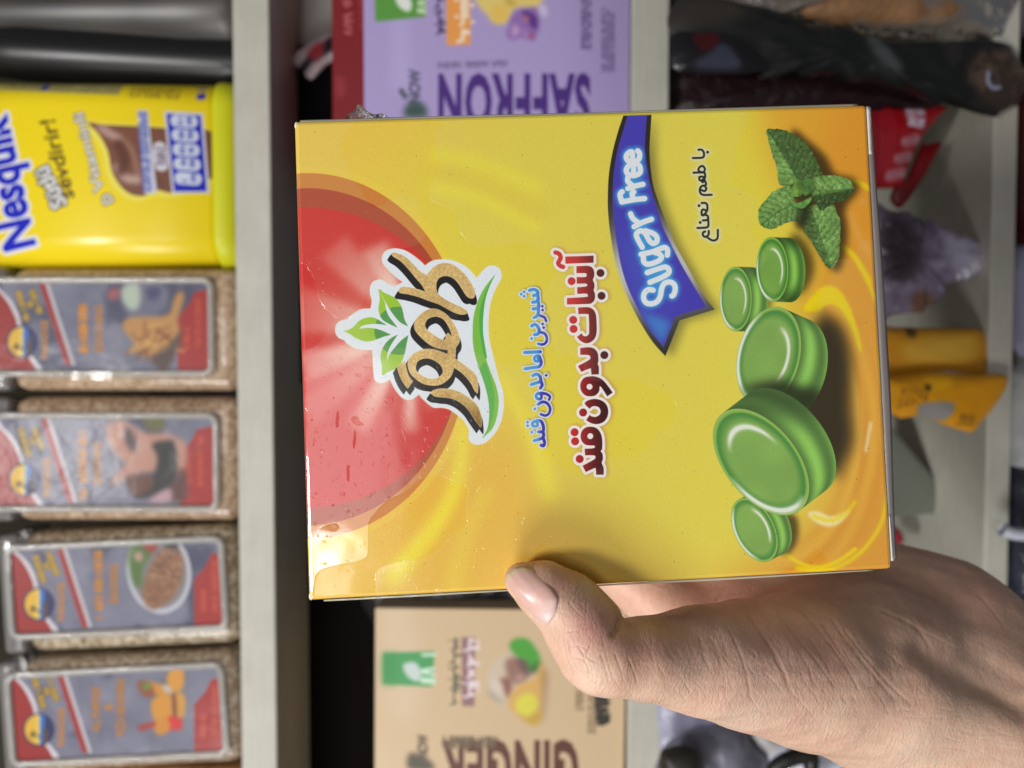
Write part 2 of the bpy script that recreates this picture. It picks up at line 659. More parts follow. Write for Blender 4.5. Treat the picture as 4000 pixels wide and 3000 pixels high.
# ------------------------------------------------------------------ tub of cocoa powder
def build_tub():
    O, ex, ey = rect(-480, 0, 296, 1034, .001, 0, floor=Z1T)
    zj = sp(826, 668, 0.001)[2]
    K = FlatPrint(O - ey * .06, ex, ey * 1.12, 1500)
    T = crop(0, 100, 1.7284)
    K.im[..., :3] = rgb(240, 214, 26)
    K.over(K.fill(T([(-200, 310), (795, 372), (795, 462), (-200, 425)])), rgb(196, 182, 92))
    for i in range(4):
        K.over(K.scribble(T([(0, 340 + 22 * i)])[0], T([(790, 384 + 22 * i)])[0], 11, 46, i, 2.2), rgb(110, 105, 90), .8)
        K.over(K.scribble(T([(860, 400 + 22 * i)])[0], T([(1205, 418 + 22 * i)])[0], 11, 24, 9 + i, 2.2), rgb(140, 118, 40), .8)
    K.over(K.scribble(T([(1340, 400)])[0], T([(1352, 492)])[0], 34, 6, 3, 5), rgb(60, 60, 170))
    K.over(K.scribble(T([(270, 375)])[0], T([(280, 425)])[0], 20, 4, 6, 5), rgb(70, 70, 150))
    # chocolate splash
    ch = K.fill(T([(595, 655), (700, 668), (930, 678), (1120, 690), (1390, 700), (1425, 760), (1440, 1010), (1180, 1125), (1060, 1110), (960, 1152), (850, 1120), (760, 1000), (728, 850), (670, 740)]), 4)
    K.over(K.blur(K.shift(K.dil(ch, 14), -8, 6), 5), rgb(240, 228, 110), .8)
    K.over(ch, rgb(126, 82, 66))
    for q, r, col in (([(640, 690), (760, 740), (860, 800), (910, 900), (930, 1000)], 9, rgb(170, 128, 108)), ([(790, 960), (850, 1030), (930, 1040)], 16, rgb(200, 172, 160)), ([(690, 690), (740, 730), (800, 760)], 14, rgb(190, 160, 150)), ([(800, 800), (840, 900), (820, 980)], 20, rgb(96, 58, 46)), ([(1000, 700), (960, 900), (1100, 1080)], 12, rgb(110, 70, 56))):
        K.over(K.blur(K.stroke(T(q), r), 7) * ch, col, .9)
    K.over(K.fill(T([(925, 570), (995, 570), (1058, 1130), (975, 1135)])), rgb(206, 208, 224))
    for i in range(3):
        K.over(K.scribble(T([(990 - 0 + 22 * i - 20, 1120)])[0], T([(938 + 22 * i, 580)])[0], 11, 40, 20 + i, 2.4), rgb(84, 96, 176))
    K.over(K.fill(T([(1035, 805), (1110, 800), (1130, 960), (1050, 965)]), 3), rgb(215, 212, 222))
    K.over(K.scribble(T([(1090, 950)])[0], T([(1075, 815)])[0], 40, 5, 5, 5), rgb(140, 128, 150))
    K.over(K.fill(T([(1105, 575), (1368, 590), (1412, 1130), (1160, 1135)])), rgb(214, 214, 228))
    K.over(K.fill(T([(1122, 592), (1352, 605), (1394, 1118), (1174, 1120)])), rgb(38, 44, 186))
    for i in range(5):
        y = 640 + i * 97
        K.over(K.stroke(T([(1190 + i * 7, y), (1290 + i * 7, y + 8)]), 24, smooth=0), rgb(212, 218, 238))
        K.over(K.scribble(T([(1215 + i * 7, y + 30)])[0], T([(1215 + i * 7, y - 30)])[0], 20, 4, 40 + i, 3), rgb(90, 100, 190))
        K.over(K.scribble(T([(1275 + i * 7, y + 30)])[0], T([(1275 + i * 7, y - 30)])[0], 20, 4, 50 + i, 3), rgb(90, 100, 190))
    # lettering
    def word(s, p, size, rot, col, out, outc, sq=None, bold=.02, shear=0.0):
        m = K.text(s, T([p])[0], size, 'up', shear=shear, bold=bold, rot=rot, length=sq)
        if out: K.over(K.dil(m, out), outc)
        K.over(m, col)
    word("Nesquik", (238, 1490), 184, 12.5, rgb(30, 40, 186), 11, rgb(226, 226, 236), 527, .035)
    word("Sütlü", (455, 1205), 88, 27, rgb(226, 226, 226), 6, rgb(70, 62, 46), 171, .03)
    word("sevdirir!", (505, 1165), 84, 14.5, rgb(78, 56, 26), 0, None, 322, .02, .1)
    word("D", (765, 1190), 52, 24, rgb(226, 226, 226), 6, rgb(120, 108, 70), None, .03)
    word("Vitaminli", (700, 1110), 56, 15, rgb(224, 222, 216), 4, rgb(120, 108, 70), 318, .02)
    # darker print at the side seams
    im = K.image("tub_print")
    Dp_ = .072
    cc = O + ey * .5 + S_N * Dp_ / 2
    root = thing("cocoa_tub", (cc[0], cc[1], Z1T), "yellow cocoa powder tub with blue lettering and a lime green base", "tub")
    x_, Wt = ey / np.linalg.norm(ey), np.linalg.norm(ey)
    top = O[2]

    def section(grow, z, rad=.014, n=8):
        hw, hd = Wt / 2 + grow, Dp_ / 2 + grow
        P = []
        for cx, cy, a0 in ((hw - rad, -hd + rad, -90), (hw - rad, hd - rad, 0), (-hw + rad, hd - rad, 90), (-hw + rad, -hd + rad, 180)):
            for i in range(n + 1):
                t = math.radians(a0 + 90 * i / n)
                q = cc + x_ * (cx + rad * math.cos(t)) + S_N * (cy + rad * math.sin(t))
                P.append((q[0], q[1], z))
        return P

    def loft(prof):
        bm = bmesh.new()
        R_ = [[bm.verts.new(p) for p in section(g, z)] for g, z in prof]
        n = len(R_[0])
        for a, b_ in zip(R_, R_[1:]):
            for i in range(n): bm.faces.new((a[i], a[(i + 1) % n], b_[(i + 1) % n], b_[i]))
        bm.faces.new(R_[0]); bm.faces.new(R_[-1])
        bmesh.ops.recalc_face_normals(bm, faces=bm.faces[:])
        return bm
    from_bm("body", loft([(-.002, zj), (-.0005, zj + .002), (0, zj + .05), (.0008, top)]), printed("tub print", im, .35, .25, .2), root, True, uv=K.uv)
    lime = simple("lime plastic", lin(206, 206, 32), .4, .4)
    from_bm("base_cap", loft([(-.002, Z1T), (.0002, Z1T + .0015), (.0006, zj - .003), (.0004, zj - .001), (-.001, zj)]), lime, root, True)
    from_bm("lid", loft([(0, top), (.002, top + .001), (.002, top + .010), (-.004, top + .012)]), lime, root, True)
    return root


build_tub()


# ------------------------------------------------------------------ clear boxes of seasoning with grey labels
def seasoning(name, c1, c2, c3):
    m = NT(name)
    n = m.noise(420, 5, .7)
    n2 = m.noise(50, 3)
    a = m.ramp(n, [(.41, c1), (.5, c2), (.59, c3)])
    mixn = m.n('ShaderNodeMix'); mixn.data_type = 'RGBA'; mixn.blend_type = 'MULTIPLY'; mixn.inputs[0].default_value = .5
    m.l(a, mixn.inputs[6]); m.l(m.ramp(n2, [(.3, (.6, .55, .5)), (.7, (1, 1, 1))]), mixn.inputs[7])
    m.l(mixn.outputs[2], m.b.inputs['Base Color'])
    m.set(Roughness=.6, Coat_Weight=.8, Coat_Roughness=.06)
    m.bump(m.noise(45, 2), .002, coat=True)
    return m.m


def rounded_rect_path(O, ex, ey, rad, n=7):
    """closed path of points round a rectangle with rounded corners"""
    Lx, Ly = np.linalg.norm(ex), np.linalg.norm(ey)
    x, y = ex / Lx, ey / Ly
    P = []
    for cx, cy, a0 in ((Lx - rad, rad, -90), (Lx - rad, Ly - rad, 0), (rad, Ly - rad, 90), (rad, rad, 180)):
        for i in range(n + 1):
            t = math.radians(a0 + 90 * i / n)
            P.append(O + x * (cx + rad * math.cos(t)) + y * (cy + rad * math.sin(t)))
    return P


def tube(P, r, seg=8, closed=True):
    P = [np.array(p) for p in P]
    n = len(P)
    V, F = [], []
    for i in range(n):
        d = P[(i + 1) % n] - P[i - 1] if closed else P[min(n - 1, i + 1)] - P[max(0, i - 1)]
        d = d / np.linalg.norm(d)
        a = np.cross(d, S_N if abs(d @ S_N) < .9 else S_Z); a /= np.linalg.norm(a)
        b = np.cross(d, a)
        for k in range(seg):
            t = 2 * math.pi * k / seg
            V.append(P[i] + a * (r * math.cos(t)) + b * (r * math.sin(t)))
    for i in range(n if closed else n - 1):
        for k in range(seg):
            j = (i + 1) % n
            F.append((i * seg + k, i * seg + (k + 1) % seg, j * seg + (k + 1) % seg, j * seg + k))
    return V, F


CLEAR = film("clear box plastic", haze=.36, milky=(.95, .93, .88), rough=.05, bump=(90, .0012))
CLEARCAP = film("grey box cap", haze=.55, milky=(.34, .32, .31), rough=.12, bump=(60, .0012))


def label_art(K, T, kind):
    n = vnoise(K.H, K.W, 90, kind, 4)[..., None]
    K.im[..., :3] = rgb(116, 118, 140) * (1 - n) + rgb(158, 157, 174) * n
    K.over(sstep(vnoise(K.H, K.W, 120, 50 + kind, 3), .52, .75), rgb(76, 78, 108), .75)
    red = rgb(172, 44, 42)
    K.over(K.dil(K.fill(T([(60, 160), (120, 225), (220, 320), (290, 440), (320, 560), (380, 760), (440, 860), (480, 960), (60, 1000)]), 3), 11), rgb(226, 222, 226))
    K.over(K.fill(T([(0, 160), (120, 225), (210, 320), (275, 440), (305, 540), (300, 720), (400, 820), (470, 930), (480, 990), (0, 1000)]), 3), red)
    K.over(K.fill(T([(480, 100), (570, 100), (830, 900), (740, 900)])), rgb(206, 202, 208))
    K.over(K.fill(T([(480, 100), (535, 100), (795, 900), (740, 900)])), rgb(176, 52, 50))
    c = T([(350, 690)])[0]
    e, th = K.ell(c, 63, 66, 0)
    K.over(np.clip((1 - e) * 30, 0, 1), rgb(48, 44, 104))
    e2, _ = K.ell(c, 56, 59, 0)
    ins = np.clip((1 - e2) * 30, 0, 1)
    xr = (K.U - c[0])
    K.over(ins * (xr < 3), rgb(240, 196, 66)); K.over(ins * sstep(xr, -20, 3) * (xr < 3), rgb(236, 226, 140), .8)
    K.over(ins * (xr >= 3) * (xr < 22), rgb(58, 134, 214)); K.over(ins * (xr >= 22), rgb(50, 50, 110)); K.over(ins * (xr >= 14) * (xr < 34) * sstep(K.V, c[1] - 20, c[1] + 10), rgb(104, 84, 78))
    K.over(K.stroke(T([(360, 770), (330, 740), (300, 738)]), 3), rgb(40, 40, 60))
    for q in ([(300, 738), (270, 740)], [(300, 738), (285, 715)], [(300, 738), (310, 705)], [(300, 738), (290, 765)]):
        K.over(K.stroke(T(q), 3, smooth=0), rgb(40, 40, 60))
    org = rgb(228, 158, 48)
    m = K.text("PARADISE", T([(580, 845)])[0], 38, 'up', bold=.01, length=150)
    K.over(K.dil(m, 1.4), rgb(120, 84, 30), .6); K.over(m, org)
    for a, b, hh, nn in (((395, 500), (310, 230), 26, 13), ((425, 380), (415, 315), 22, 3), ((515, 435), (435, 225), 26, 10)):
        m = K.scribble(T([a])[0], T([b])[0], hh * .9, nn, hh + kind, 3.6)
        K.over(K.dil(m, 2), rgb(90, 80, 50), .8); K.over(m, rgb(206, 170, 50))
    def w(s, p, size, ln=None):
        m = K.text(s, T([p])[0], size, 'up', bold=.008, length=ln) if s else K.scribble(T([p])[0], T([(p[0] - 12, p[1] - ln * 2.304)])[0], size * .8, 26, kind, 2.8)
        K.over(K.dil(m, 1.6), rgb(110, 78, 40), .6); K.over(m, org)
    if kind == 4:
        w("ALL PURPOSE", (900, 712), 46, 174); w("&", (1010, 520), 44); w("PIZZA SEASONING", (1120, 745), 46, 221)
    elif kind == 3:
        w("", (895, 825), 46, 266); w("SEASONING", (1060, 690), 46, 156)
    elif kind == 2:
        w("", (880, 870), 46, 270); w("SEASONING", (1040, 745), 46, 170)
    else:
        w("", (905, 790), 46, 190); w("SEASONING", (1075, 785), 46, 184)
    K.over(K.fill(T([(1750, 990), (1745, 470), (1850, 350), (1900, 240), (2100, 200), (2100, 990)])), rgb(182, 48, 44))
    for i, x in enumerate((1830, 1930)):
        K.over(K.scribble(T([(x, 760)])[0], T([(x, 560 - 260 * i)])[0], 26, 11 + 10 * i, 70 + i + kind, 2.6), rgb(212, 96, 60), .9)
    if kind == 4:
        blend_blob(K, T([(1375, 420), (1500, 360), (1560, 480), (1560, 600), (1480, 640), (1390, 600), (1360, 500)]), rgb(226, 164, 56), 4)
        blend_blob(K, T([(1300, 260), (1480, 290), (1570, 320), (1550, 370), (1430, 380), (1320, 350)]), rgb(224, 160, 60), 5)
        blend_blob(K, T([(1235, 270), (1310, 255), (1380, 320), (1380, 390), (1290, 380)]), rgb(168, 84, 50), 6)
        blend_blob(K, T([(1290, 270), (1360, 290), (1340, 340), (1280, 320)]), rgb(120, 160, 66), 6)
        blend_blob(K, T([(1470, 290), (1570, 310), (1540, 360), (1480, 340)]), rgb(200, 208, 224), 5)
        blend_blob(K, T([(1500, 230), (1550, 140), (1620, 120), (1655, 180), (1650, 300), (1600, 350), (1530, 320)]), rgb(230, 168, 64), 5)
        blend_blob(K, T([(1560, 360), (1660, 380), (1660, 560), (1570, 590), (1520, 470)]), rgb(222, 170, 80), 5)
        blend_blob(K, T([(1550, 380), (1580, 380), (1590, 580), (1560, 590)]), rgb(140, 76, 40), 4)
        blend_blob(K, T([(1510, 570), (1640, 590), (1640, 690), (1500, 700)]), rgb(226, 50, 44), 3, 1, 0)
        blend_blob(K, T([(1400, 600), (1510, 590), (1530, 690), (1440, 740), (1390, 690)]), rgb(224, 156, 50), 5)
        blend_blob(K, T([(1240, 665), (1380, 620), (1390, 660), (1270, 700)]), rgb(190, 58, 46), 4)
    elif kind == 3:
        e, _ = K.ell(T([(1430, 400)])[0], 128, 168, -8)
        K.over(np.clip((1 - e) * 30, 0, 1), rgb(206, 206, 216))
        K.over(sstep(1 - e, .1, .2), rgb(110, 106, 112), .6)
        blend_blob(K, T([(1280, 560), (1320, 420), (1390, 280), (1500, 180), (1620, 220), (1650, 380), (1600, 560), (1500, 680), (1380, 735), (1310, 690)]), rgb(164, 118, 84), 6)
        g = vnoise(K.H, K.W, 10, 5, 2)
        mm = K.blur(K.fill(T([(1280, 560), (1320, 420), (1390, 280), (1500, 180), (1620, 220), (1650, 380), (1600, 560), (1500, 680), (1380, 735), (1310, 690)]), 4), 6)
        K.over(mm * sstep(g, .55, .8), rgb(92, 58, 46), .7); K.over(mm * sstep(1 - g, .6, .8), rgb(196, 164, 136), .7)
        blend_blob(K, T([(1160, 260), (1220, 130), (1400, 120), (1360, 250), (1290, 360), (1270, 540), (1200, 500), (1170, 380)]), rgb(96, 130, 60), 7)
        for q, col in (([(1290, 130), (1400, 140), (1390, 220), (1310, 200)], rgb(186, 52, 52)), ([(1220, 220), (1280, 240), (1270, 310), (1210, 280)], rgb(216, 170, 166)), ([(1480, 110), (1580, 130), (1600, 190), (1500, 180)], rgb(50, 54, 50))):
            blend_blob(K, T(q), col, 7)
    elif kind == 2:
        dx, dy = 130, -75
        Tq = lambda L: T([(x + dx, y + dy) for x, y in L])
        blend_blob(K, Tq([(1000, 830), (1020, 740), (1130, 620), (1040, 540), (960, 380), (980, 260), (1120, 240), (1300, 340), (1500, 350), (1660, 430), (1690, 560), (1640, 700), (1380, 700), (1160, 740)]), rgb(206, 158, 140), 9)
        blend_blob(K, Tq([(1370, 450), (1480, 420), (1560, 430), (1590, 600), (1560, 800), (1400, 900), (1260, 935), (1190, 900), (1290, 830), (1390, 720), (1420, 560)]), rgb(38, 34, 36), 8)
        blend_blob(K, Tq([(1140, 740), (1360, 730), (1380, 820), (1290, 900), (1200, 900)]), rgb(120, 74, 60), 8)
        blend_blob(K, Tq([(1110, 330), (1170, 310), (1230, 430), (1210, 520), (1150, 470)]), rgb(96, 78, 84), 8)
        blend_blob(K, Tq([(1290, 230), (1460, 220), (1480, 300), (1370, 330), (1300, 290)]), rgb(122, 120, 70), 9)
        blend_blob(K, Tq([(1520, 830), (1660, 660), (1670, 940), (1530, 940)]), rgb(110, 70, 66), 9)
        blend_blob(K, Tq([(1320, 970), (1520, 840), (1530, 960)]), rgb(206, 170, 176), 8)
    else:
        dx, dy = 150, 10
        Tq = lambda L: T([(x + dx, y + dy) for x, y in L])
        blend_blob(K, Tq([(1100, 540), (1180, 460), (1500, 440), (1560, 300), (1620, 220), (1660, 280), (1600, 480), (1620, 600), (1480, 760), (1350, 830), (1200, 680)]), rgb(208, 160, 98), 6)
        g = random.Random(2)
        for i in range(26):
            x, y = g.uniform(1180, 1560), g.uniform(460, 760)
            a = g.uniform(0, 3.1)
            K.over(K.blur(K.stroke(Tq([(x, y), (x + 110 * math.cos(a), y + 110 * math.sin(a))]), 6, smooth=0), 3), (rgb(226, 184, 110), rgb(176, 118, 64), rgb(150, 92, 50))[i % 3], .8)
        blend_blob(K, Tq([(1090, 200), (1240, 160), (1260, 330), (1200, 400), (1110, 330)]), rgb(200, 212, 196), 8)
        blend_blob(K, Tq([(970, 230), (1060, 190), (1070, 280), (980, 300)]), rgb(190, 110, 116), 8)
        blend_blob(K, Tq([(1320, 200), (1440, 190), (1420, 280), (1340, 300)]), rgb(90, 90, 128), 8)
        blend_blob(K, Tq([(1350, 820), (1500, 740), (1650, 560), (1520, 900), (1460, 940)]), rgb(104, 84, 76), 8)


def build_pack(kind, v0, v1, u_top, lab, tilt, T, mat, label_text, b):
    """v0..v1 the box, lab = label corners (u0, u1, v0, v1)"""
    O, ex, ey = rect(u_top, 0, v0, v1, b, tilt, floor=Z1T + .0005)
    Lx, Ly = np.linalg.norm(ex), np.linalg.norm(ey)
    x, y = ex / Lx, ey / Ly
    D = .030
    root = thing("seasoning_box", O + ex + ey * .5 + S_N * D / 2, label_text, "spice box", "clear boxes of seasoning standing on the top shelf")
    # hollow-looking clear body filled with seasoning: rounded upright box
    cap = .10 * Lx
    bm = rbox(O + x * cap, ex - x * cap, ey, S_N * D, .0065, 5)
    from_bm("seasoning_fill", bm, mat, root, True)
    bm = rbox(O, x * (cap - .0006), ey, S_N * D, .003, 3)
    from_bm("box_cap", bm, CLEARCAP, root, True)
    q0 = sp(lab[0], (lab[2] + lab[3]) / 2, b); q1 = sp(lab[1], (lab[2] + lab[3]) / 2, b)
    # label rectangle inside the tilted frame
    a0 = (O[2] - q0[2]); a1 = (O[2] - q1[2])
    f0 = (lab[2] - v0) / (v1 - v0); f1 = (lab[3] - v0) / (v1 - v0)
    LO = O + x * a0 + y * (f0 * Ly) - S_N * .0012
    lx, ly = x * (a1 - a0), y * ((f1 - f0) * Ly)
    K = FlatPrint(LO, lx, ly, 820)
    label_art(K, T, kind)
    K.im[..., :3] = .9 * np.clip(K.im[..., :3], 0, 1) ** 1.2
    lm = printed("spice label %d" % kind, K.image("spice_label"), .5, .09 if kind == 2 else .2, .16, spec=.4)
    nt = NT("x"); bpy.data.materials.remove(nt.m)
    tr = lm.node_tree
    bn = tr.nodes.new('ShaderNodeBump'); bn.inputs['Distance'].default_value = .0012 if kind < 3 else .0008
    tc = tr.nodes.new('ShaderNodeTexCoord'); nz = tr.nodes.new('ShaderNodeTexNoise'); nz.inputs['Scale'].default_value = 38; nz.inputs['Detail'].default_value = 3
    tr.links.new(tc.outputs['Object'], nz.inputs[0]); tr.links.new(nz.outputs[0], bn.inputs['Height']); tr.links.new(bn.outputs[0], tr.nodes['Principled BSDF'].inputs['Coat Normal'])
    # label panel: a thin card with rounded corners
    P = rounded_rect_path(LO, lx, ly, .002, 5)
    n = len(P)
    V = P + [p + S_N * .0012 for p in P]
    F = [tuple(range(n))] + [(i, (i + 1) % n, n + (i + 1) % n, n + i) for i in range(n)]
    mesh_obj("label", V, F, lm, root, uv=K.uv)
    # clear raised rim round the label
    R0 = LO - x * .0016 - y * .0016 - S_N * .0004
    V, F = tube(rounded_rect_path(R0, lx + x * .0032, ly + y * .0032, .0042, 7), .0017, 10)
    mesh_obj("clear_rim", V, F, CLEAR, root, True)
    return root


SEAS = [seasoning("tan seasoning", (.32, .20, .11), (.48, .33, .21), (.58, .44, .31)), seasoning("brown seasoning", (.28, .16, .09), (.44, .29, .18), (.58, .44, .31)),
        seasoning("speckled seasoning", (.18, .12, .06), (.40, .31, .19), (.60, .52, .40)), seasoning("coarse seasoning", (.26, .15, .10), (.42, .32, .21), (.62, .54, .42))]
build_pack(1, 1045, 1528, -60, (-65 + 10, 818, 1108, 1446), 0.0, crop(-65, 1036, 2.304), SEAS[0], "seasoning box with potato chips on its label, beside the yellow tub", .004)
build_pack(2, 1552, 2040, -50, (-50, 838, 1634, 1972), 0.0, crop(-56, 1573, 2.304), SEAS[1], "seasoning box with dark roast meat on its label, second from the yellow tub", .003)
build_pack(3, 2052, 2520, 5, (50, 856, 2110, 2432), 2.6, crop(0, 2060, 2.304), SEAS[2], "seasoning box with a round white plate of meat and salad on its label", .002)
build_pack(4, 2545, 2988, 5, (50, 856, 2600, 2922), 3.0, crop(0, 2550, 2.304), SEAS[3], "seasoning box with a burger and wrap on its label, farthest from the yellow tub", .002)


def next_pack():
    O, ex, ey = rect(5, 0, 3010, 3440, .004, 0, floor=Z1T + .0005)
    root = thing("seasoning_box", O + ex + ey * .5, "edge of a plain orange brown box beside the last seasoning box", "spice box")
    from_bm("seasoning_fill", rbox(O, ex, ey, S_N * .03, .005, 4), seasoning("orange seasoning", (.30, .13, .04), (.42, .20, .07), (.5, .28, .12)), root, True)


next_pack()


# ------------------------------------------------------------------ dark bottles at the end of the top shelf
def lathe_at(c, prof, n=48):
    bm = bmesh.new()
    rings = [[bm.verts.new((c[0] + r * math.sin(2 * math.pi * i / n), c[1] - r * math.cos(2 * math.pi * i / n), z)) for i in range(n)] for r, z in prof]
    for a, b_ in zip(rings, rings[1:]):
        for i in range(n): bm.faces.new((a[i], a[(i + 1) % n], b_[(i + 1) % n], b_[i]))
    bm.faces.new(rings[0]); bm.faces.new(rings[-1])
    bmesh.ops.recalc_face_normals(bm, faces=bm.faces[:])
    return bm


def bottle(v, R, b, m, capm, text, H=.15, shoulder=.7, red=False, lean=0.0, taper=1.0):
    c = sp(700, v, b) + S_N * R
    root = thing("bottle", (c[0], c[1], Z1T), text, "bottle")
    root.rotation_euler = Vector(S_N).to_track_quat('Z', 'Y').to_matrix().to_euler() if False else Matrix.Rotation(math.radians(lean), 3, Vector(S_N)).to_euler()
    z = Z1T
    from_bm("bottle_body", lathe_at(c, [(R * .90, z), (R * .99, z + .003), (R, z + .010), (R * .985, z + .03), (R * (.97 * .6 + .4 * .97 * taper), z + .05), (R * (.35 + .65 * taper) * .99, z + .07), (R * taper, z + H * shoulder), (R * taper * .85, z + H * (shoulder + .12)), (R * .45, z + H * .92), (R * .42, z + H)]), m, root, True)
    from_bm("bottle_cap", lathe_at(c, [(R * .5, z + H), (R * .52, z + H + .001), (R * .52, z + H + .018), (R * .45, z + H + .02)]), capm, root, True)
    if red:
        V, F = [], []
        n = 14
        for i in range(n + 1):
            t = math.radians(52 + 40 * i / n)
            for j in range(9):
                s = j / 8
                zz = z + .040 + .034 * s
                wv = math.sin(math.pi * s)
                tt = math.radians(50 + 6 * (1 - wv)) + (t - math.radians(52)) * (.2 + .8 * wv)
                V.append((c[0] - (R * 1.004) * math.sin(tt), c[1] - (R * 1.004) * math.cos(tt), zz))
        for i in range(n):
            for j in range(8):
                a = i * 9 + j
                F.append((a, a + 1, a + 10, a + 9))
        mesh_obj("bottle_label", V, F, simple("red label", lin(150, 22, 24), .4), root, True)
    return root


bottle(-40, .0262, .004, simple("grey brown plastic", (.050, .044, .040), .36, .5, var=(14, .4)), simple("dark cap", (.02, .02, .02), .4), "grey brown glossy bottle with a red label at the end of the top shelf", .17, red=True, taper=.76)
bottle(218, .0135, .010, simple("black glossy plastic", (.011, .010, .0105), .34, .5), simple("black cap", (.015, .015, .015), .4), "slim black glossy bottle between the yellow tub and the grey brown bottle", .16, lean=3.2)


# ------------------------------------------------------------------ middle shelf: boxes
def carton_box(name, label, u0, v0, v1, b, D, art, floor, tilt=0.0, W=900, side=(.5, .4, .3), rough=.5, coat=.15, u1=0):
    O, ex, ey = rect(u0, u1, v0, v1, b, tilt, floor)
    K = FlatPrint(O, ex, ey, W)
    art(K)
    im = K.image(name + "_print")
    root = thing(name, O + ex + ey * .5 + S_N * D / 2, label, "box")
    from_bm("box_body", rbox(O, ex, ey, S_N * D, .0008, 2), printed(name + " print", im, rough, coat, .2), root, uv=K.uv)
    return root


def leaf_mark(K, T, c, s, col):
    K.over(K.blur(K.fill(T([(c[0] - 45 * s, c[1] - 30 * s), (c[0] + 20 * s, c[1] - 40 * s), (c[0] + 50 * s, c[1] + 20 * s), (c[0] + 30 * s, c[1] + 60 * s), (c[0] - 25 * s, c[1] + 30 * s)]), 4), 3), col)


def saffron_art(K):
    T = crop(1380, 0, 1.975)
    K.im[..., :3] = rgb(174, 158, 208)
    K.over(sstep(K.U, 2150, 2450), rgb(160, 144, 190), .7)
    K.over(K.blur(K.fill(T([(300, 100), (420, 100), (440, 700), (300, 700)])), 20), rgb(186, 174, 220), .7)
    g = K.fill(T([(160, -160), (560, -170), (560, 128), (170, 168)]))
    K.over(K.blur(g, 2), rgb(92, 154, 66))
    leaf_mark(K, T, (385, 10), 1.35, rgb(228, 234, 226))
    K.over(K.scribble(T([(540, -100)])[0], T([(525, 115)])[0], 34, 7, 3, 5), rgb(196, 222, 180))
    K.over(K.scribble_joined(T([(650, -140)])[0], T([(665, 265)])[0], 34, 13, 8, 4), rgb(80, 72, 108))
    K.over(K.blur(K.fill(T([(715, -160), (900, -160), (905, 345), (720, 350)])), 2), rgb(238, 160, 82))
    K.over(K.scribble_joined(T([(840, -150)])[0], T([(845, 320)])[0], 52, 11, 14, 7), rgb(248, 224, 196))
    blend_blob(K, T([(960, -60), (1450, -60), (1440, 30), (1380, 70), (1250, 60), (1180, 175), (1080, 175), (1030, 110), (980, 60)]), rgb(232, 206, 118), 6)
    blend_blob(K, T([(1060, 60), (1150, 40), (1200, 100), (1150, 170), (1090, 165)]), rgb(236, 196, 96), 8)
    blend_blob(K, T([(1190, -40), (1260, 40), (1180, 30)]), rgb(206, 166, 70), 8)
    blend_blob(K, T([(1230, 110), (1300, 70), (1420, 60), (1440, 170), (1420, 260), (1380, 310), (1300, 290), (1230, 310), (1180, 270), (1200, 190)]), rgb(150, 112, 182), 6)
    for q, c in (([(1300, 90), (1380, 100), (1420, 160), (1400, 230)], rgb(90, 52, 138)), ([(1230, 190), (1290, 230), (1230, 290)], rgb(196, 160, 206)), ([(1300, 230), (1350, 260), (1340, 290)], rgb(190, 150, 200)), ([(1310, 130), (1350, 130), (1350, 170)], rgb(220, 140, 110)), ([(1350, 260), (1400, 270), (1380, 310)], rgb(170, 80, 130))):
        blend_blob(K, T(q), c, 6)
    K.over(K.blur(K.stroke(T([(1455, 60), (1470, 100)]), 16, smooth=0), 6), rgb(206, 196, 226))
    for i in range(3):
        K.over(K.scribble(T([(1770 + 28 * i, -40)])[0], T([(1770 + 28 * i, 380)])[0], 13, 34, 30 + i, 2.6), rgb(112, 98, 148))
        K.over(K.scribble(T([(1930 + 36 * i, 60 + 20 * i)])[0], T([(1930 + 36 * i, 555)])[0], 15, 36, 40 + i, 2.6), rgb(116, 102, 150))
    K.over(K.scribble(T([(1190, 488)])[0], T([(650, 505)])[0], 28, 26, 12, 3), rgb(120, 108, 150))
    m = K.text("SAFFRON", T([(1828, 590)])[0], 290, 'flip', bold=.04, length=594, space=1.12)
    K.over(K.blur(m, 1.5), rgb(76, 44, 126))
    m = K.text("NOW", T([(515, 800)])[0], 62, 'up', bold=.03, length=132)
    K.over(K.blur(m, 1.2), rgb(70, 74, 92))
    K.over(K.blur(K.stroke(T([(370, 700), (400, 745)]), 10, smooth=0), 2), rgb(84, 92, 104))
    blend_blob(K, T([(400, 830), (440, 790), (520, 790), (560, 830), (560, 900), (400, 900)]), rgb(60, 84, 80), 9)


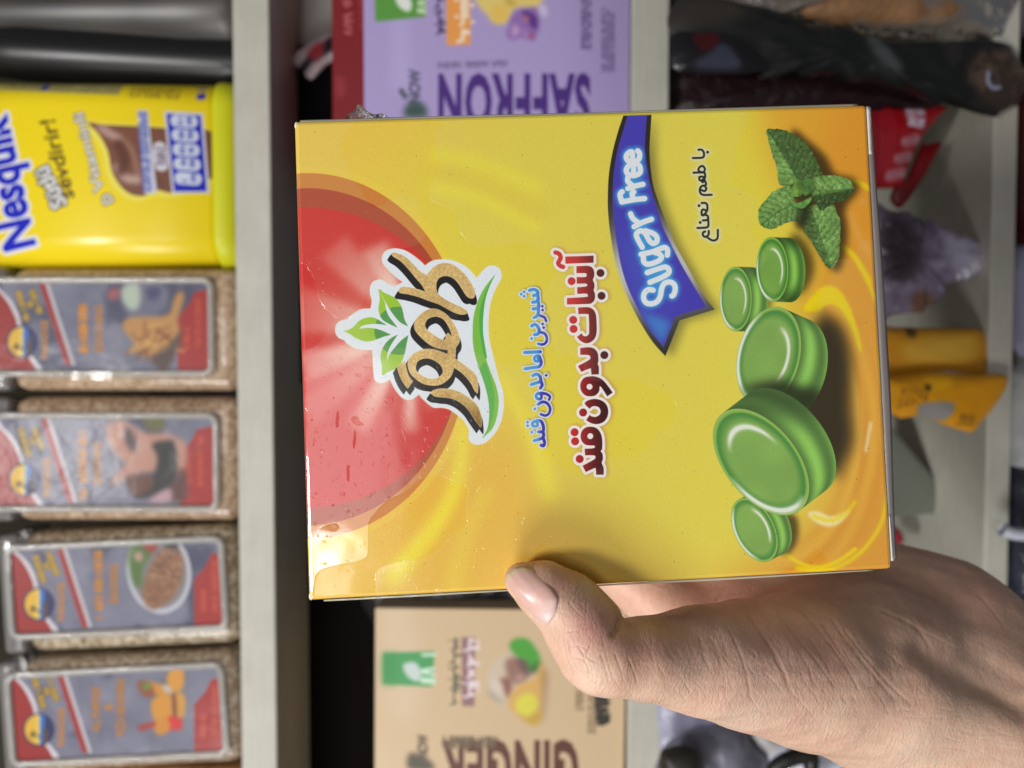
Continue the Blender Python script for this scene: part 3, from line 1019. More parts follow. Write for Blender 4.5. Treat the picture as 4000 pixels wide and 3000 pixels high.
def ginger_art(K):
    T = crop(1400, 2330, 2.011)
    K.im[..., :3] = rgb(210, 183, 146)
    K.over(K.blur(K.fill(T([(200, 130), (420, 130), (480, 900), (250, 900)]), 3), 30), rgb(218, 196, 168), .7)
    K.over(K.blur(K.fill(T([(190, 440), (600, 430), (580, 708), (190, 690)])), 2), rgb(72, 158, 92))
    K.over(K.blur(K.fill(T([(190, 450), (300, 450), (300, 690), (190, 690)])), 14), rgb(60, 146, 74), .8)
    leaf_mark(K, T, (420, 580), 1.5, rgb(200, 214, 210))
    K.over(K.scribble(T([(555, 440)])[0], T([(545, 700)])[0], 60, 7, 3, 6), rgb(200, 232, 206))
    K.over(K.scribble_joined(T([(755, 330)])[0], T([(750, 850)])[0], 40, 17, 8, 4), rgb(100, 98, 80))
    K.over(K.blur(K.fill(T([(810, 320), (915, 320), (912, 862), (815, 862)])), 2), rgb(150, 112, 116))
    K.over(K.scribble_joined(T([(875, 335)])[0], T([(875, 850)])[0], 44, 17, 18, 5), rgb(230, 214, 220))
    e, _ = K.ell(T([(1210, 660)])[0], 112, 125, 10)
    K.over(sstep(1 - e, 0, .25), rgb(206, 190, 170), .9)
    for q, c in (([(1160, 500), (1300, 480), (1370, 580), (1270, 690), (1180, 640)], rgb(150, 112, 98)), ([(1250, 480), (1360, 500), (1380, 590), (1290, 590)], rgb(106, 84, 84)), ([(1110, 650), (1200, 650), (1190, 800), (1120, 720)], rgb(140, 92, 78)), ([(1050, 640), (1130, 690), (1130, 800), (1060, 740)], rgb(216, 200, 184)), ([(1010, 730), (1100, 790), (1150, 850), (1040, 800)], rgb(176, 164, 146)), ([(1230, 620), (1300, 620), (1270, 680)], rgb(186, 150, 136))):
        blend_blob(K, T(q), c, 8)
    blend_blob(K, T([(1185, 390), (1220, 335), (1320, 330), (1390, 400), (1430, 510), (1340, 590), (1330, 520), (1230, 460)]), rgb(78, 162, 58), 5)
    blend_blob(K, T([(1340, 560), (1440, 510), (1400, 600)]), rgb(60, 110, 56), 8)
    blend_blob(K, T([(1380, 640), (1440, 520), (1475, 620), (1450, 780), (1440, 960), (1370, 1010), (1210, 900), (1170, 830), (1240, 710)]), rgb(216, 172, 96), 6)
    blend_blob(K, T([(1440, 560), (1490, 620), (1470, 880), (1440, 1000), (1440, 760)]), rgb(150, 120, 90), 10, .6)
    blend_blob(K, T([(1230, 870), (1260, 790), (1340, 760), (1400, 800), (1400, 880), (1330, 940), (1270, 920)]), rgb(218, 212, 76), 5)
    blend_blob(K, T([(1230, 920), (1320, 960), (1420, 900), (1430, 960), (1370, 1010)]), rgb(190, 160, 60), 6, .8)
    for i in range(2):
        K.over(K.scribble(T([(1720 + 34 * i, 640)])[0], T([(1720 + 34 * i, 900)])[0], 15, 22, 30 + i, 2.6), rgb(150, 128, 98))
        K.over(K.scribble(T([(1820 + 36 * i, 700)])[0], T([(1815 + 36 * i, 1080)])[0], 15, 28, 40 + i, 2.6), rgb(150, 128, 98))
    K.over(K.scribble(T([(1905, 730)])[0], T([(1925, 1010)])[0], 58, 12, 50, 6), rgb(52, 48, 42))
    m = K.text("GINGER", T([(1735, 1150)])[0], 300, 'flip', bold=.035, length=537, space=1.05)
    K.over(K.blur(m, 1.5), rgb(96, 54, 42))
    K.over(K.scribble(T([(1090, 1130)])[0], T([(660, 1125)])[0], 34, 18, 12, 4), rgb(110, 92, 70))
    K.over(K.scribble(T([(1080, 1165)])[0], T([(660, 1160)])[0], 34, 18, 13, 4), rgb(110, 92, 70))
    m = K.text("NOW", T([(545, 1272)])[0], 58, 'up', bold=.03, length=92)
    K.over(K.blur(m, 1.2), rgb(60, 50, 40))
    blend_blob(K, T([(390, 1250), (440, 1230), (560, 1290), (590, 1360), (400, 1360)]), rgb(80, 74, 58), 8)


def maroon_art(K):
    K.im[..., :3] = rgb(124, 26, 32)
    K.over(K.scribble((1350, -160), (1362, 135), 34, 14, 5, 5), rgb(210, 130, 130), .6)
    K.over(K.scribble((1405, -100), (1415, 120), 20, 10, 6, 4), rgb(190, 110, 110), .3)
    blend_blob(K, [(1312, 300), (1345, 310), (1345, 370), (1315, 375)], rgb(160, 60, 66), 8, .6)


carton_box("saffron_tea_box", "purple saffron drink box lying on its side on the middle shelf", 1420, -330, 640, .002, .05, saffron_art, Z2T + .0003)
zt = rect(1420, 0, -330, 640, .002, 0, Z2T + .0003)[0][2]
carton_box("maroon_box", "dark maroon box lying on top of the purple saffron box", 1296, -330, 640, .012, .05, maroon_art, zt + .0004, side=(.1, .02, .02))
carton_box("ginger_tea_box", "beige ginger drink box lying on its side on the middle shelf", 1468, 2384, 3350, .004, .05, ginger_art, Z2T + .0003, tilt=-.6)
carton_box("grey_box", "plain grey box standing deep in the middle shelf beyond the maroon box", 1163, -420, 176, .052, .06, lambda K: K.over(K.zeros() + 1, rgb(186, 184, 178)), Z2T + .0003)


# ------------------------------------------------------------------ pouches and bags
def wrinkle(p, seed, k=1.0):
    g = random.Random(seed)
    s = np.zeros(p.shape[:-1])
    for i in range(9):
        a = g.uniform(0, math.pi)
        f = g.uniform(60, 420) * k
        s += (1 - np.abs(np.sin((p[..., 0] * math.cos(a) + p[..., 1] * math.sin(a)) * f + g.uniform(0, 6) + .8 * np.sin(p[..., 0] * 130 + i)))) * (60 / f) ** .6
    return s / 4


def pouch(name, label, cat, outline, b, thick, mat, wr=.001, seed=0, art=None, W=400, lean=0.0, group=None, smooth=3, matf=None, center=None, rings=16, k=1.0, part=None, rough=.32, jag=0):
    """a filled bag: the traced outline is its rim; front and back bulge away from it and crumple"""
    O2 = np.array(cr(outline, smooth) if smooth else outline, float)
    # resample
    seg = np.linalg.norm(np.roll(O2, -1, 0) - O2, axis=1)
    cs = np.concatenate([[0], np.cumsum(seg)])
    N_ = 120
    t = np.linspace(0, cs[-1], N_, endpoint=False)
    ring = np.stack([np.interp(t, cs, np.append(O2[:, i], O2[0, i])) for i in (0, 1)], 1)
    if jag:
        gj = np.random.default_rng(seed)
        ring = ring + np.repeat(gj.normal(0, jag, (40, 2)), 3, 0)[:N_]
    c = np.array(center if center else ring.mean(0))
    c3 = sp(c[0], c[1], b)
    w3 = np.array([sp(q[0], q[1], b + lean * (q[0] - c[0])) for q in ring])
    V, F = [], []
    for sgn in (-1, 1):
        for j in range(rings + 1):
            f = 1 - j / rings
            P = c3 + (w3 - c3) * f
            dome = thick * math.sqrt(max(0, 1 - f ** 2.2)) * .5
            q = np.stack([P @ S_E, P[:, 2]], 1)
            off = dome + wr * wrinkle(q, seed + (sgn > 0), k) * (1 - f ** 6)
            if sgn > 0: off = off * .6
            V += list(P + S_N[None] * (sgn * off)[:, None])
    R_ = (rings + 1) * N_
    for sidx in (0, 1):
        for j in range(rings):
            for i in range(N_):
                a = sidx * R_ + j * N_ + i; a2 = sidx * R_ + j * N_ + (i + 1) % N_
                f = (a, a2, a2 + N_, a + N_)
                F.append(f if sidx else f[::-1])
    uv = None
    if art:
        u0, v0 = ring.min(0); u1, v1 = ring.max(0)
        Oa = sp(u0, v0, b); exv = sp(u1, v0, b) - Oa; eyv = sp(u0, v1, b) - Oa
        K = FlatPrint(Oa, exv, eyv, W)
        art(K)
        mat = printed(name + " print", K.image(name + "_print"), rough, .3, .15)
        uv = K.uv
    base = np.array(c3); base[2] = w3[:, 2].min()
    root = thing(name, base, label, cat, group)
    mesh_obj(part or "bag_body", V, F, mat, root, True, uv=uv)
    return root


X5 = crop(2500, 0, 1.4747)
X3 = crop(1050, 0, 3.6075)
XR = crop(3350, 350, 3.017)
XS6 = crop(3000, 900, 1.276)
XB = crop(2550, 2650, 2.328)
BLACK = simple("black glossy foil", (.010, .010, .011), .28, .6, bump=(60, .002))
BLACK2 = simple("dark bag", (.016, .015, .014), .4, .5, bump=(60, .002))


def white_red_art(K):
    K.im[..., :3] = rgb(196, 180, 184)
    K.over(K.blur(K.fill(X3([(400, 1000), (560, 830), (900, 520), (1000, 560), (1000, 700), (640, 900), (480, 1060)])), 6), rgb(26, 28, 34))
    K.over(K.blur(K.fill(X3([(560, 760), (760, 600), (800, 760), (680, 900), (600, 840)]), 3), 8), rgb(160, 50, 60))


pouch("sachet", "small white red and black sachet leaning behind the maroon box", "sachet", X3([(300, 800), (560, 620), (900, 450), (1300, 420), (1500, 700), (1300, 900), (900, 860), (640, 1100), (560, 1110), (500, 1040), (440, 960), (330, 900)]), .040, .006, None, .0006, 3, art=white_red_art, k=2)
pouch("black_pouch", "black shiny pouch standing between the ginger box and the carton", "pouch", [(1430, 2150), (1500, 2120), (2020, 2130), (2100, 2200), (2455, 2300), (2455, 2440), (2000, 2480), (1460, 2440)], .030, .024, BLACK, .002, 5)

BLACKBOX = simple("matt black filler", (.006, .0056, .0055), .9, .05)


def recess_filler(label, v0, v1, b, m):  # black blocks added in the recess to darken it and stop bounce light
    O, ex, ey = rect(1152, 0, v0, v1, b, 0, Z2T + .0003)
    root = thing("recess_block", O + ex + ey * .5 + S_N * .04, label, "box", "black blocks added to darken the middle shelf recess")
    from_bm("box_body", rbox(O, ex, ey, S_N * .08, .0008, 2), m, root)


recess_filler("tall black block added behind the purple and maroon boxes to darken the recess", 182, 1500, .048, BLACKBOX)
recess_filler("tall black block added behind the ginger box to darken the gap above it", 1506, 3500, .060, simple("matt brown black filler", (.007, .006, .0055), .9, .05))

# bottom shelf ------------------------------------------------------
STICK = simple("brown bark", (.30, .155, .07), .55, .4, bump=(220, .0012), var=(60, .35))


def stick(P0, P1, r, label):
    root = thing("bark_stick", P1, label, "stick", "brown bark sticks inside the clear bag")
    n, seg = 26, 14
    V, F = [], []
    d = np.array(P1) - np.array(P0); d /= np.linalg.norm(d)
    a = np.cross(d, S_N); a /= np.linalg.norm(a); b = np.cross(d, a)
    for i in range(n + 1):
        s = i / n
        rr = r * (.25 + .75 * min(1, 6 * s, 6 * (1 - s)) ** .5)
        c = np.array(P0) + (np.array(P1) - np.array(P0)) * s
        for k in range(seg):
            t = 2 * math.pi * k / seg
            r2 = rr * (1 + .08 * math.sin(3 * t + 9 * s) + .05 * math.sin(31 * s))
            V.append(c + a * (r2 * math.cos(t)) + b * (r2 * math.sin(t)))
    for i in range(n):
        for k in range(seg):
            F.append((i * seg + k, i * seg + (k + 1) % seg, (i + 1) * seg + (k + 1) % seg, (i + 1) * seg + k))
    F.append(tuple(range(seg))); F.append(tuple(range(n * seg, n * seg + seg)))
    mesh_obj("stick_body", V, F, STICK, root, True)


stick(sp(3120, 30, .0), sp(3770, 46, .0), .0072, "brown bark stick nearest the front inside the clear bag")
stick(sp(3060, -60, .006), sp(3760, -50, .006), .0070, "brown bark stick behind another inside the clear bag")
pouch("clear_bag", "clear wrinkled bag holding brown bark sticks at the end of the bottom shelf", "bag", X5([(560, 190), (700, 70), (860, 115), (1240, 185), (1640, 225), (2040, 250), (2130, 180), (2120, -200), (600, -220), (400, -60)]), .004, .020, film("bag film", haze=.30, milky=(.36, .31, .26), rough=.14, bump=(90, .003)), .003, 11)


def dark_end_art(K):
    K.im[..., :3] = rgb(20, 22, 22)
    n = vnoise(K.H, K.W, 26, 4, 4)
    K.over(K.blur(K.fill(X5([(150, 0), (600, 0), (570, 150), (300, 200), (150, 200)]), 2), 24), rgb(62, 54, 46), .8)
    K.over(sstep(vnoise(K.H, K.W, 60, 9, 4), .52, .75), rgb(48, 42, 40), .7)
    m = K.blur(K.fill(X5([(1850, 400), (2000, 300), (2260, 330), (2260, 660), (2000, 640), (1880, 520)]), 3), 16)
    K.over(m, rgb(58, 46, 40)); K.over(m * sstep(n, .5, .75), rgb(98, 76, 66), .8)
    K.over(K.blur(K.stroke(X5([(1970, 440), (1970, 490), (2000, 525), (2040, 520)]), 7), 2), rgb(150, 156, 186))
    K.over(K.blur(K.stroke(X5([(1985, 440), (2020, 455), (2035, 490), (2015, 500)]), 5), 2), rgb(70, 66, 70))
    K.over(K.blur(K.fill(X5([(1260, 200), (1320, 220), (1480, 430), (1400, 430), (1300, 330)]), 3), 10), rgb(86, 92, 92), .8)


pouch("dark_pouch", "long black pouch with a brown end and silver ring hanging over the bottom shelf edge", "pouch", X5([(190, 30), (400, 10), (620, 30), (720, 60), (860, 120), (1240, 195), (1640, 225), (2040, 250), (2150, 290), (2215, 370), (2225, 560), (2110, 655), (2030, 655), (1780, 600), (1400, 470), (1000, 430), (600, 425), (260, 425), (185, 300)]), -.006, .012, None, .0036, 13, art=dark_end_art, W=700, jag=13, k=2.4, rough=.42)


def blue_red_art(K):
    K.im[..., :3] = rgb(22, 20, 24)
    K.over(K.blur(K.fill(X5([(290, 220), (340, 195), (430, 195), (450, 240), (420, 290), (340, 300)]), 3), 5), rgb(66, 14, 20))
    K.over(K.blur(K.fill(X5([(400, 310), (480, 260), (580, 390), (470, 410), (300, 390)]), 3), 9), rgb(58, 62, 78))


pouch("foil_sachet", "small black sachet with a red spot and grey blue patch on the bottom shelf", "sachet", X5([(185, 200), (320, 180), (480, 190), (700, 330), (740, 400), (560, 425), (300, 420), (190, 390)]), -.014, .005, None, .001, 17, art=blue_red_art, W=400)
pouch("maroon_packet", "dark maroon packet lying below the long black pouch", "packet", X5([(175, 260), (240, 260), (260, 400), (800, 395), (1250, 440), (1560, 545), (1745, 605), (1400, 618), (600, 640), (200, 640)]), .012, .012, simple("dark maroon foil", (.014, .004, .005), .34, .5, bump=(80, .002)), .0022, 19, k=2.2, jag=9)


def red_art(K):
    K.im[..., :3] = rgb(176, 24, 34)
    K.over(sstep(-K.U, -3440, -3390), rgb(140, 30, 48), .6)
    for x in (200, 270, 330): K.over(K.blur(K.stroke(XR([(x, 200), (x + 10, 700), (x - 10, 1000)]), 5), 3), rgb(200, 70, 86), .5)
    m = np.maximum(K.scribble(XR([(560, 480)])[0], XR([(555, 215)])[0], 30, 12, 1, 4), K.scribble(XR([(670, 485)])[0], XR([(660, 215)])[0], 30, 12, 2, 4))
    K.over(K.fill(XR([(500, 230), (725, 220), (700, 480), (510, 460)]), 2), rgb(196, 150, 172), .45)
    K.over(m, rgb(226, 206, 224))
    for i, (x, y) in enumerate(((565, 640), (480, 835), (400, 1025))):
        K.over(K.blur(K.stroke(XR([(x - 70, y + 20), (x + 70, y - 20)]), 20, smooth=0), 5), rgb(226, 196, 208), .8)
        for j in range(6): K.over(K.stroke(XR([(x - 90 + 26 * j, y + 70), (x - 66 + 26 * j, y - 60)]), 2, smooth=0), rgb(170, 40, 56), .8)


pouch("red_pouch", "bright red pouch with white lettering on the bottom shelf beside the carton", "pouch", XR([(-300, 150), (480, 190), (860, 175), (1050, 185), (1060, 230), (960, 330), (860, 440), (790, 520), (640, 800), (540, 1080), (480, 1150), (240, 1170), (-300, 1150)]), .018, .014, None, .0012, 23, art=red_art, W=500, smooth=2)
pouch("red_packet", "deep red packet tucked under the red pouch with white lettering", "packet", XR([(760, 640), (830, 640), (990, 615), (960, 700), (820, 960), (700, 1140), (570, 1330), (480, 1400), (380, 1300), (430, 1150), (560, 1060), (680, 800)]), .024, .006, simple("deep red foil", lin(128, 10, 20), .35, .5, bump=(90, .001)), .0006, 29)


def purple_art(K):
    n = vnoise(K.H, K.W, 40, 9, 4)[..., None]
    K.im[..., :3] = rgb(74, 64, 82) * (1 - n) + rgb(170, 158, 182) * n
    K.over(K.blur(K.fill(XS6([(860, 0), (1000, 30), (1140, 130), (1000, 240), (900, 200), (850, 100)]), 3), 16), rgb(190, 184, 208), .8)
    K.over(K.scribble(XS6([(930, 245)])[0], XS6([(1100, 135)])[0], 40, 8, 4, 4), rgb(236, 236, 246))
    K.over(K.blur(K.fill(XS6([(560, -60), (700, -30), (730, 200), (620, 260), (560, 200)]), 3), 20), rgb(44, 36, 40), .9)
    K.over(K.blur(K.fill(XS6([(700, 310), (800, 320), (830, 390), (720, 420)]), 3), 10), rgb(110, 74, 52), .8)


pouch("crumpled_bag", "crumpled mauve bag with white lettering beside the yellow pouches", "bag", XS6([(480, -120), (600, -100), (720, -80), (800, -40), (930, 10), (1050, 66), (1138, 130), (1010, 235), (900, 280), (860, 350), (760, 400), (640, 420), (560, 440), (480, 300)]), .010, .008, None, .0045, 31, art=purple_art, W=500, jag=7, k=2.6, rough=.25)


def yellow_art(K):
    K.im[..., :3] = rgb(222, 152, 14)
    K.over(K.blur(K.fill(XS6([(720, 870), (800, 850), (900, 860), (860, 945), (740, 930)]), 3), 5), rgb(146, 142, 140))
    K.over(K.blur(K.fill(XS6([(760, 720), (900, 710), (870, 780), (780, 800)]), 3), 10), rgb(240, 176, 20))
    for i in range(5): K.over(K.scribble(XS6([(630 + 30 * i, 890 - 10 * i)])[0], XS6([(650 + 30 * i, 780)])[0], 16, 10, i, 2.4), rgb(150, 104, 30))
    for i in range(4): K.over(K.scribble(XS6([(920 + 22 * i, 970)])[0], XS6([(940 + 22 * i, 910)])[0], 14, 7, i + 9, 2.4), rgb(150, 104, 30))
    K.over(K.blur(K.disc(XS6([(768, 780)])[0], 13), 4), rgb(70, 56, 30))


def yellow_art2(K):
    K.im[..., :3] = rgb(200, 138, 26)
    K.over(K.blur(K.fill(XS6([(660, 560), (980, 520), (1000, 640), (700, 660)]), 3), 16), rgb(214, 170, 66), .8)
    K.over(K.blur(K.disc(XS6([(695, 508)])[0], 22), 6), rgb(90, 62, 30))


pouch("yellow_pouch", "flat ochre yellow pouch lying behind another on the bottom shelf", "pouch", XS6([(420, 480), (620, 482), (900, 488), (1050, 490), (1088, 540), (1094, 715), (900, 705), (610, 740), (420, 740)]), .004, .010, None, .0006, 37, art=yellow_art2, W=500, group="yellow pouches on the bottom shelf", smooth=2)
pouch("yellow_pouch", "bright yellow pouch with a pale patch overhanging the bottom shelf edge", "pouch", XS6([(420, 735), (610, 725), (780, 708), (1000, 716), (1200, 722), (1150, 850), (1060, 960), (1010, 1008), (850, 960), (750, 925), (660, 938), (600, 905), (420, 900)]), -.004, .010, None, .0012, 41, art=yellow_art, W=500, group="yellow pouches on the bottom shelf", smooth=2)
pouch("grey_piece", "flat dark grey three cornered shape on the bottom shelf", "packet", XS6([(430, 930), (620, 985), (660, 1035), (800, 1200), (975, 1412), (975, 1420), (800, 1412), (630, 1425), (430, 1440)]), .045, .003, simple("grey card", lin(104, 108, 98), .6, .4), .0004, 43, smooth=0)  # three-cornered flat sheet in one even dark grey
pouch("red_sachet", "tiny red sachet peeping out beside the hand on the bottom shelf", "sachet", XS6([(480, 1440), (620, 1470), (668, 1510), (668, 1560), (560, 1580), (480, 1560)]), .04, .006, simple("wine red foil", lin(150, 34, 50), .4), .0006, 47)

LAV = simple("lavender grey plastic", lin(158, 158, 182), .35, .5, bump=(40, .004), coat=.2)
GREYL = simple("grey plastic", lin(122, 122, 136), .4, .5, bump=(40, .004))
WHITEB = simple("white plastic", lin(214, 218, 232), .3, .5, bump=(46, .003), coat=.2)
pouch("lavender_bag", "pale lavender plastic bag on the bottom shelf below the ginger box", "bag", XB([(-60, -120), (400, -260), (700, 100), (760, 360), (450, 420), (200, 520), (80, 620), (-80, 600)]), .012, .03, LAV, .004, 51)
pouch("grey_bag", "slate grey plastic bag bulging below the lavender bag", "bag", XB([(40, 640), (120, 480), (400, 330), (760, 350), (880, 520), (1060, 720), (1000, 1100), (300, 1200), (-50, 1000)]), .004, .04, GREYL, .004, 53)
pouch("pale_grey_bag", "small pale grey bag squeezed between the slate and white bags", "bag", XB([(750, 360), (900, 300), (1300, 480), (1150, 660), (1010, 680), (880, 560)]), .010, .03, simple("pale grey plastic", lin(176, 174, 174), .4, .5), .002, 57)
pouch("white_bag", "bright white plastic bag with a dark handle loop beside the wrist", "bag", XB([(1000, 640), (1080, 540), (1200, 490), (1700, 480), (2200, 620), (2250, 1100), (1400, 1300), (900, 1150), (970, 800)]), .002, .04, WHITEB, .004, 59)
V_, F_ = tube([sp(*XB([q])[0], -.026) for q in cr([(1080, 900), (1130, 800), (1250, 730), (1390, 700), (1440, 720), (1440, 790), (1450, 900)], 5, False)], .0036, 8, closed=False)
mesh_obj("bag_handle", V_, F_, BLACK2, bpy.data.objects["white_bag"], True)
pouch("round_dark_lid", "round near black object standing in front of the slate grey bag", "lid", XB([(60, 700), (130, 630), (280, 612), (400, 650), (455, 780), (460, 1000), (300, 1080), (80, 1000)]), -.022, .016, simple("olive black plastic", (.022, .021, .016), .45), .0003, 61)
pouch("black_bag", "black maroon bag beside the white bag under the forearm", "bag", XB([(1560, 860), (1900, 700), (2300, 720), (2600, 1000), (2200, 1300), (1600, 1200)]), -.012, .03, simple("maroon black plastic", (.03, .012, .014), .4), .002, 63)

# space under the bottom shelf: strips of bags at the picture's right edge
XE = crop(3800, 0, .638)
pouch("mauve_bag", "dark mauve bag below the bottom shelf under the clear bag", "bag", XE([(104, -60), (180, -60), (180, 70), (110, 80)]), .006, .03, simple("mauve plastic", lin(92, 84, 90), .4, .5, bump=(50, .004)), .003, 71)
pouch("maroon_bag", "dark maroon bag with a pale ring below the bottom shelf", "bag", XE([(104, 330), (120, 200), (200, 200), (200, 610), (108, 600)]), .004, .03, simple("maroon plastic", lin(62, 16, 16), .35, .5), .003, 73)
pouch("dark_bag", "nearly black bag below the bottom shelf beside the maroon bag", "bag", XE([(106, 90), (190, 80), (200, 330), (112, 320)]), .016, .03, BLACK2, .003, 75)
pouch("pale_bag", "pale lavender grey bag below the bottom shelf under the yellow pouches", "bag", XE([(100, 620), (200, 600), (210, 900), (110, 880), (96, 800)]), .006, .03, LAV, .003, 77)
pouch("milky_bag", "milky grey bag below the bottom shelf between black bags", "bag", XE([(92, 925), (200, 900), (210, 1170), (90, 1160)]), .006, .03, simple("milky plastic", lin(176, 178, 180), .35, .5, bump=(40, .003)), .003, 79)
pouch("navy_bag", "navy black bag below the bottom shelf with a bright white fold", "bag", XE([(84, 1165), (200, 1160), (220, 1520), (84, 1480), (80, 1300)]), .006, .03, simple("navy plastic", lin(44, 46, 60), .3, .6, bump=(60, .005)), .005, 83)
V_, F_ = tube([sp(*XE([q])[0], -.013) for q in ((72, 1320), (100, 1330), (150, 1335), (200, 1345))], .0030, 8, closed=False)
mesh_obj("white_fold", V_, F_, WHITEB, bpy.data.objects["navy_bag"], True)
# ------------------------------------------------------------------ the sweets carton: pose found from its four corners in the photo
def carton_pose():
    src = np.array([(1148, 472), (3388, 407), (3487, 2223), (1205, 2347)], float)
    p = (src - np.array([2000, 1500.])) / FPX
    A = []
    for (x, y), (u, v) in zip([(0, 0), (1, 0), (1, 1), (0, 1)], p):
        A.append([x, y, 1, 0, 0, 0, -u * x, -u * y, -u]); A.append([0, 0, 0, x, y, 1, -v * x, -v * y, -v])
    H = np.linalg.svd(np.array(A))[2][-1].reshape(3, 3)
    H = H / H[2, 2]
    s = 0.120 / np.linalg.norm(H[:, 0])
    f = lambda h: np.array([-h[1], h[2], -h[0]]) * s
    return f(H[:, 2]), f(H[:, 0]), f(H[:, 1])


C_O, C_A, C_B = carton_pose()
C_N = np.cross(C_A, C_B); C_N /= np.linalg.norm(C_N)
if C_N[1] > 0: C_N = -C_N                       # towards the camera
C_T = 0.030                                     # carton thickness


def carton_art():
    K = FlatPrint(C_O, C_A, C_B, 1500)
    U, V = K.U, K.V
    A = crop(1280, 940, 3.0722); B = crop(1480, 1280, 3.4558); C = crop(1960, 940, 3.4563); D = crop(1960, 1400, 3.4563)
    E = crop(2340, 420, 3.318); F = crop(2340, 900, 3.318); G = crop(2680, 540, 3.95); L = crop(2900, 460, 2.592)
    M = crop(2740, 900, 2.765); N = crop(2740, 1440, 2.1267); P = crop(1100, 400, 2.074); Q = crop(1120, 1200, 1.382)
    S6 = crop(3000, 900, 1.276); S8 = crop(2300, 2000, 1.301); Dp = crop(0, 0, 1 / 1.8083)
    mx = np.maximum
    # ground: yellow running into orange at the ends
    K.im[..., :3] = rgb(225, 207, 68)
    K.over(sstep(U, 2300, 3000), rgb(231, 216, 72), .8)
    K.over(sstep(1500 - (U - 1148) - (V - 400) * .9, 300, 1300), rgb(232, 194, 78), .85)
    K.over(sstep(1000 + (V - 1500) * 1.1 - (U - 1150) * .75, 400, 1000), rgb(234, 185, 74), .85)
    K.over(K.blur(K.fill(Q([(560, 1000), (900, 760), (1000, 750), (1150, 500), (1250, 700), (1300, 1100), (1100, 1500), (700, 1560), (520, 1300)]), 4), 70), rgb(229, 178, 55), .8)
    for pts, r, a in ((P([(1250, 430), (1470, 470), (1750, 560), (2074, 700)]), 26, .7), (P([(1250, 690), (1450, 720), (1700, 810), (1900, 920), (2074, 1010)]), 22, .9),
                      (P([(1500, 560), (1800, 680), (2074, 800)]), 20, .35)):
        K.over(K.blur(K.stroke(pts, r), 20), rgb(236, 226, 58), a)
    K.over(K.blur(K.stroke(P([(1300, 560), (1600, 640), (1900, 780), (2074, 880)]), 30), 30), rgb(222, 190, 50), .6)
    for pts, r, r2, a in ((Q([(950, 640), (945, 800), (900, 1000), (800, 1180), (680, 1330), (580, 1450)]), 22, 40, .85),
                          (Q([(1160, 380), (1260, 560), (1340, 720), (1420, 1000)]), 16, 40, .75), (Q([(1080, 1000), (960, 1250), (900, 1500)]), 26, 40, .3),
                          (Q([(100, 1290), (250, 1300), (400, 1260)]), 18, 18, .6)):
        K.over(K.blur(K.stroke(pts, r, r2), 16), rgb(240, 224, 60), a)
    # orange caramel at the foot of the panel
    o = K.fill(Dp([(1660, 190), (1655, 300), (1700, 420), (1765, 560), (1700, 640), (1770, 740), (1790, 860), (1800, 1000), (1760, 1110), (1660, 1190), (1545, 1262), (1960, 1270), (1900, 180)]), 4)
    K.over(K.blur(o, 62), rgb(228, 170, 54))
    K.over(K.blur(K.fill(Dp([(1760, 330), (1800, 500), (1790, 640), (1850, 800), (1830, 1100), (1700, 1240), (1960, 1270), (1900, 200)]), 4), 70), rgb(226, 148, 44), .7)
    for i, (f_, col, a_) in enumerate(((1.12, rgb(240, 182, 62), .75), (1.02, rgb(206, 118, 30), .45), (.94, rgb(242, 190, 70), .7), (.85, rgb(208, 124, 32), .4), (.76, rgb(240, 184, 60), .5), (1.22, rgb(210, 130, 36), .4))):
        arc = Dp([(1680 + 185 * f_ * math.cos(t), 930 + 300 * f_ * math.sin(t)) for t in np.linspace(-1.25 + .1 * i, 1.55, 16)])
        K.over(K.blur(K.stroke(arc, 9, 5, smooth=2), 9), col, a_)
    yel = rgb(243, 215, 24)
    sw = K.fill(M([(1100, 860), (1180, 720), (1290, 620), (1400, 597), (1500, 655), (1580, 780), (1640, 920), (1700, 1120), (1730, 1300), (1700, 1290), (1640, 1110), (1570, 960), (1500, 850), (1410, 800), (1330, 820), (1270, 880)]), 4)
    K.over(K.blur(sw, 5), yel, .95)
    for pts, r, r2, bl in ((L([(1090, 635), (1200, 670), (1300, 725)]), 9, 11, 4), (L([(1010, 1300), (1120, 1390), (1200, 1500), (1290, 1660)]) + S6([(440, 150), (500, 260), (552, 385)]), 11, 6, 4),
                           (S8([(1060, 285), (1200, 296), (1330, 245), (1430, 150), (1500, 15)]) + S6([(600, 1200), (585, 1000)]), 9, 6, 4),
                           (N([(700, 1540), (850, 1630), (1000, 1648), (1150, 1590), (1276, 1500)]), 7, 9, 3), (S6([(570, 500), (560, 700), (580, 900), (590, 1100)]), 5, 5, 4)):
        K.over(K.blur(K.stroke(pts, r, r2), bl), yel, .9)
    for i, (x, a) in enumerate(((460, .35), (430, .25), (520, .3), (545, .22))):
        K.over(K.blur(K.stroke(S6([(x - 60, 480), (x, 700), (x + 12, 950), (x - 40, 1250), (x - 170, 1420)]), 5), 5), rgb(240, 185, 60), a)
    K.over(K.blur(K.fill(N([(880, 1205), (960, 1282), (1060, 1312), (1160, 1275), (1240, 1170), (1150, 1215), (1060, 1225), (960, 1185)]), 4), 5), rgb(250, 238, 180), .95)
    K.over(K.blur(K.stroke(N([(930, 1225), (1060, 1262), (1180, 1220), (1276, 1110)]), 8), 4), yel, .8)
    K.over(K.blur(K.stroke(S6([(512, 960), (500, 1030), (487, 1100)]), 5), 5), rgb(250, 240, 205), .9)
    K.over(K.blur(K.stroke(L([(1090, 960), (1130, 1100), (1190, 1230), (1290, 1380)]), 9), 10), rgb(240, 185, 110), .5)
    # red disc with its two rings
    e1, _ = K.ell((1200, 1390), 622, 714, 0)
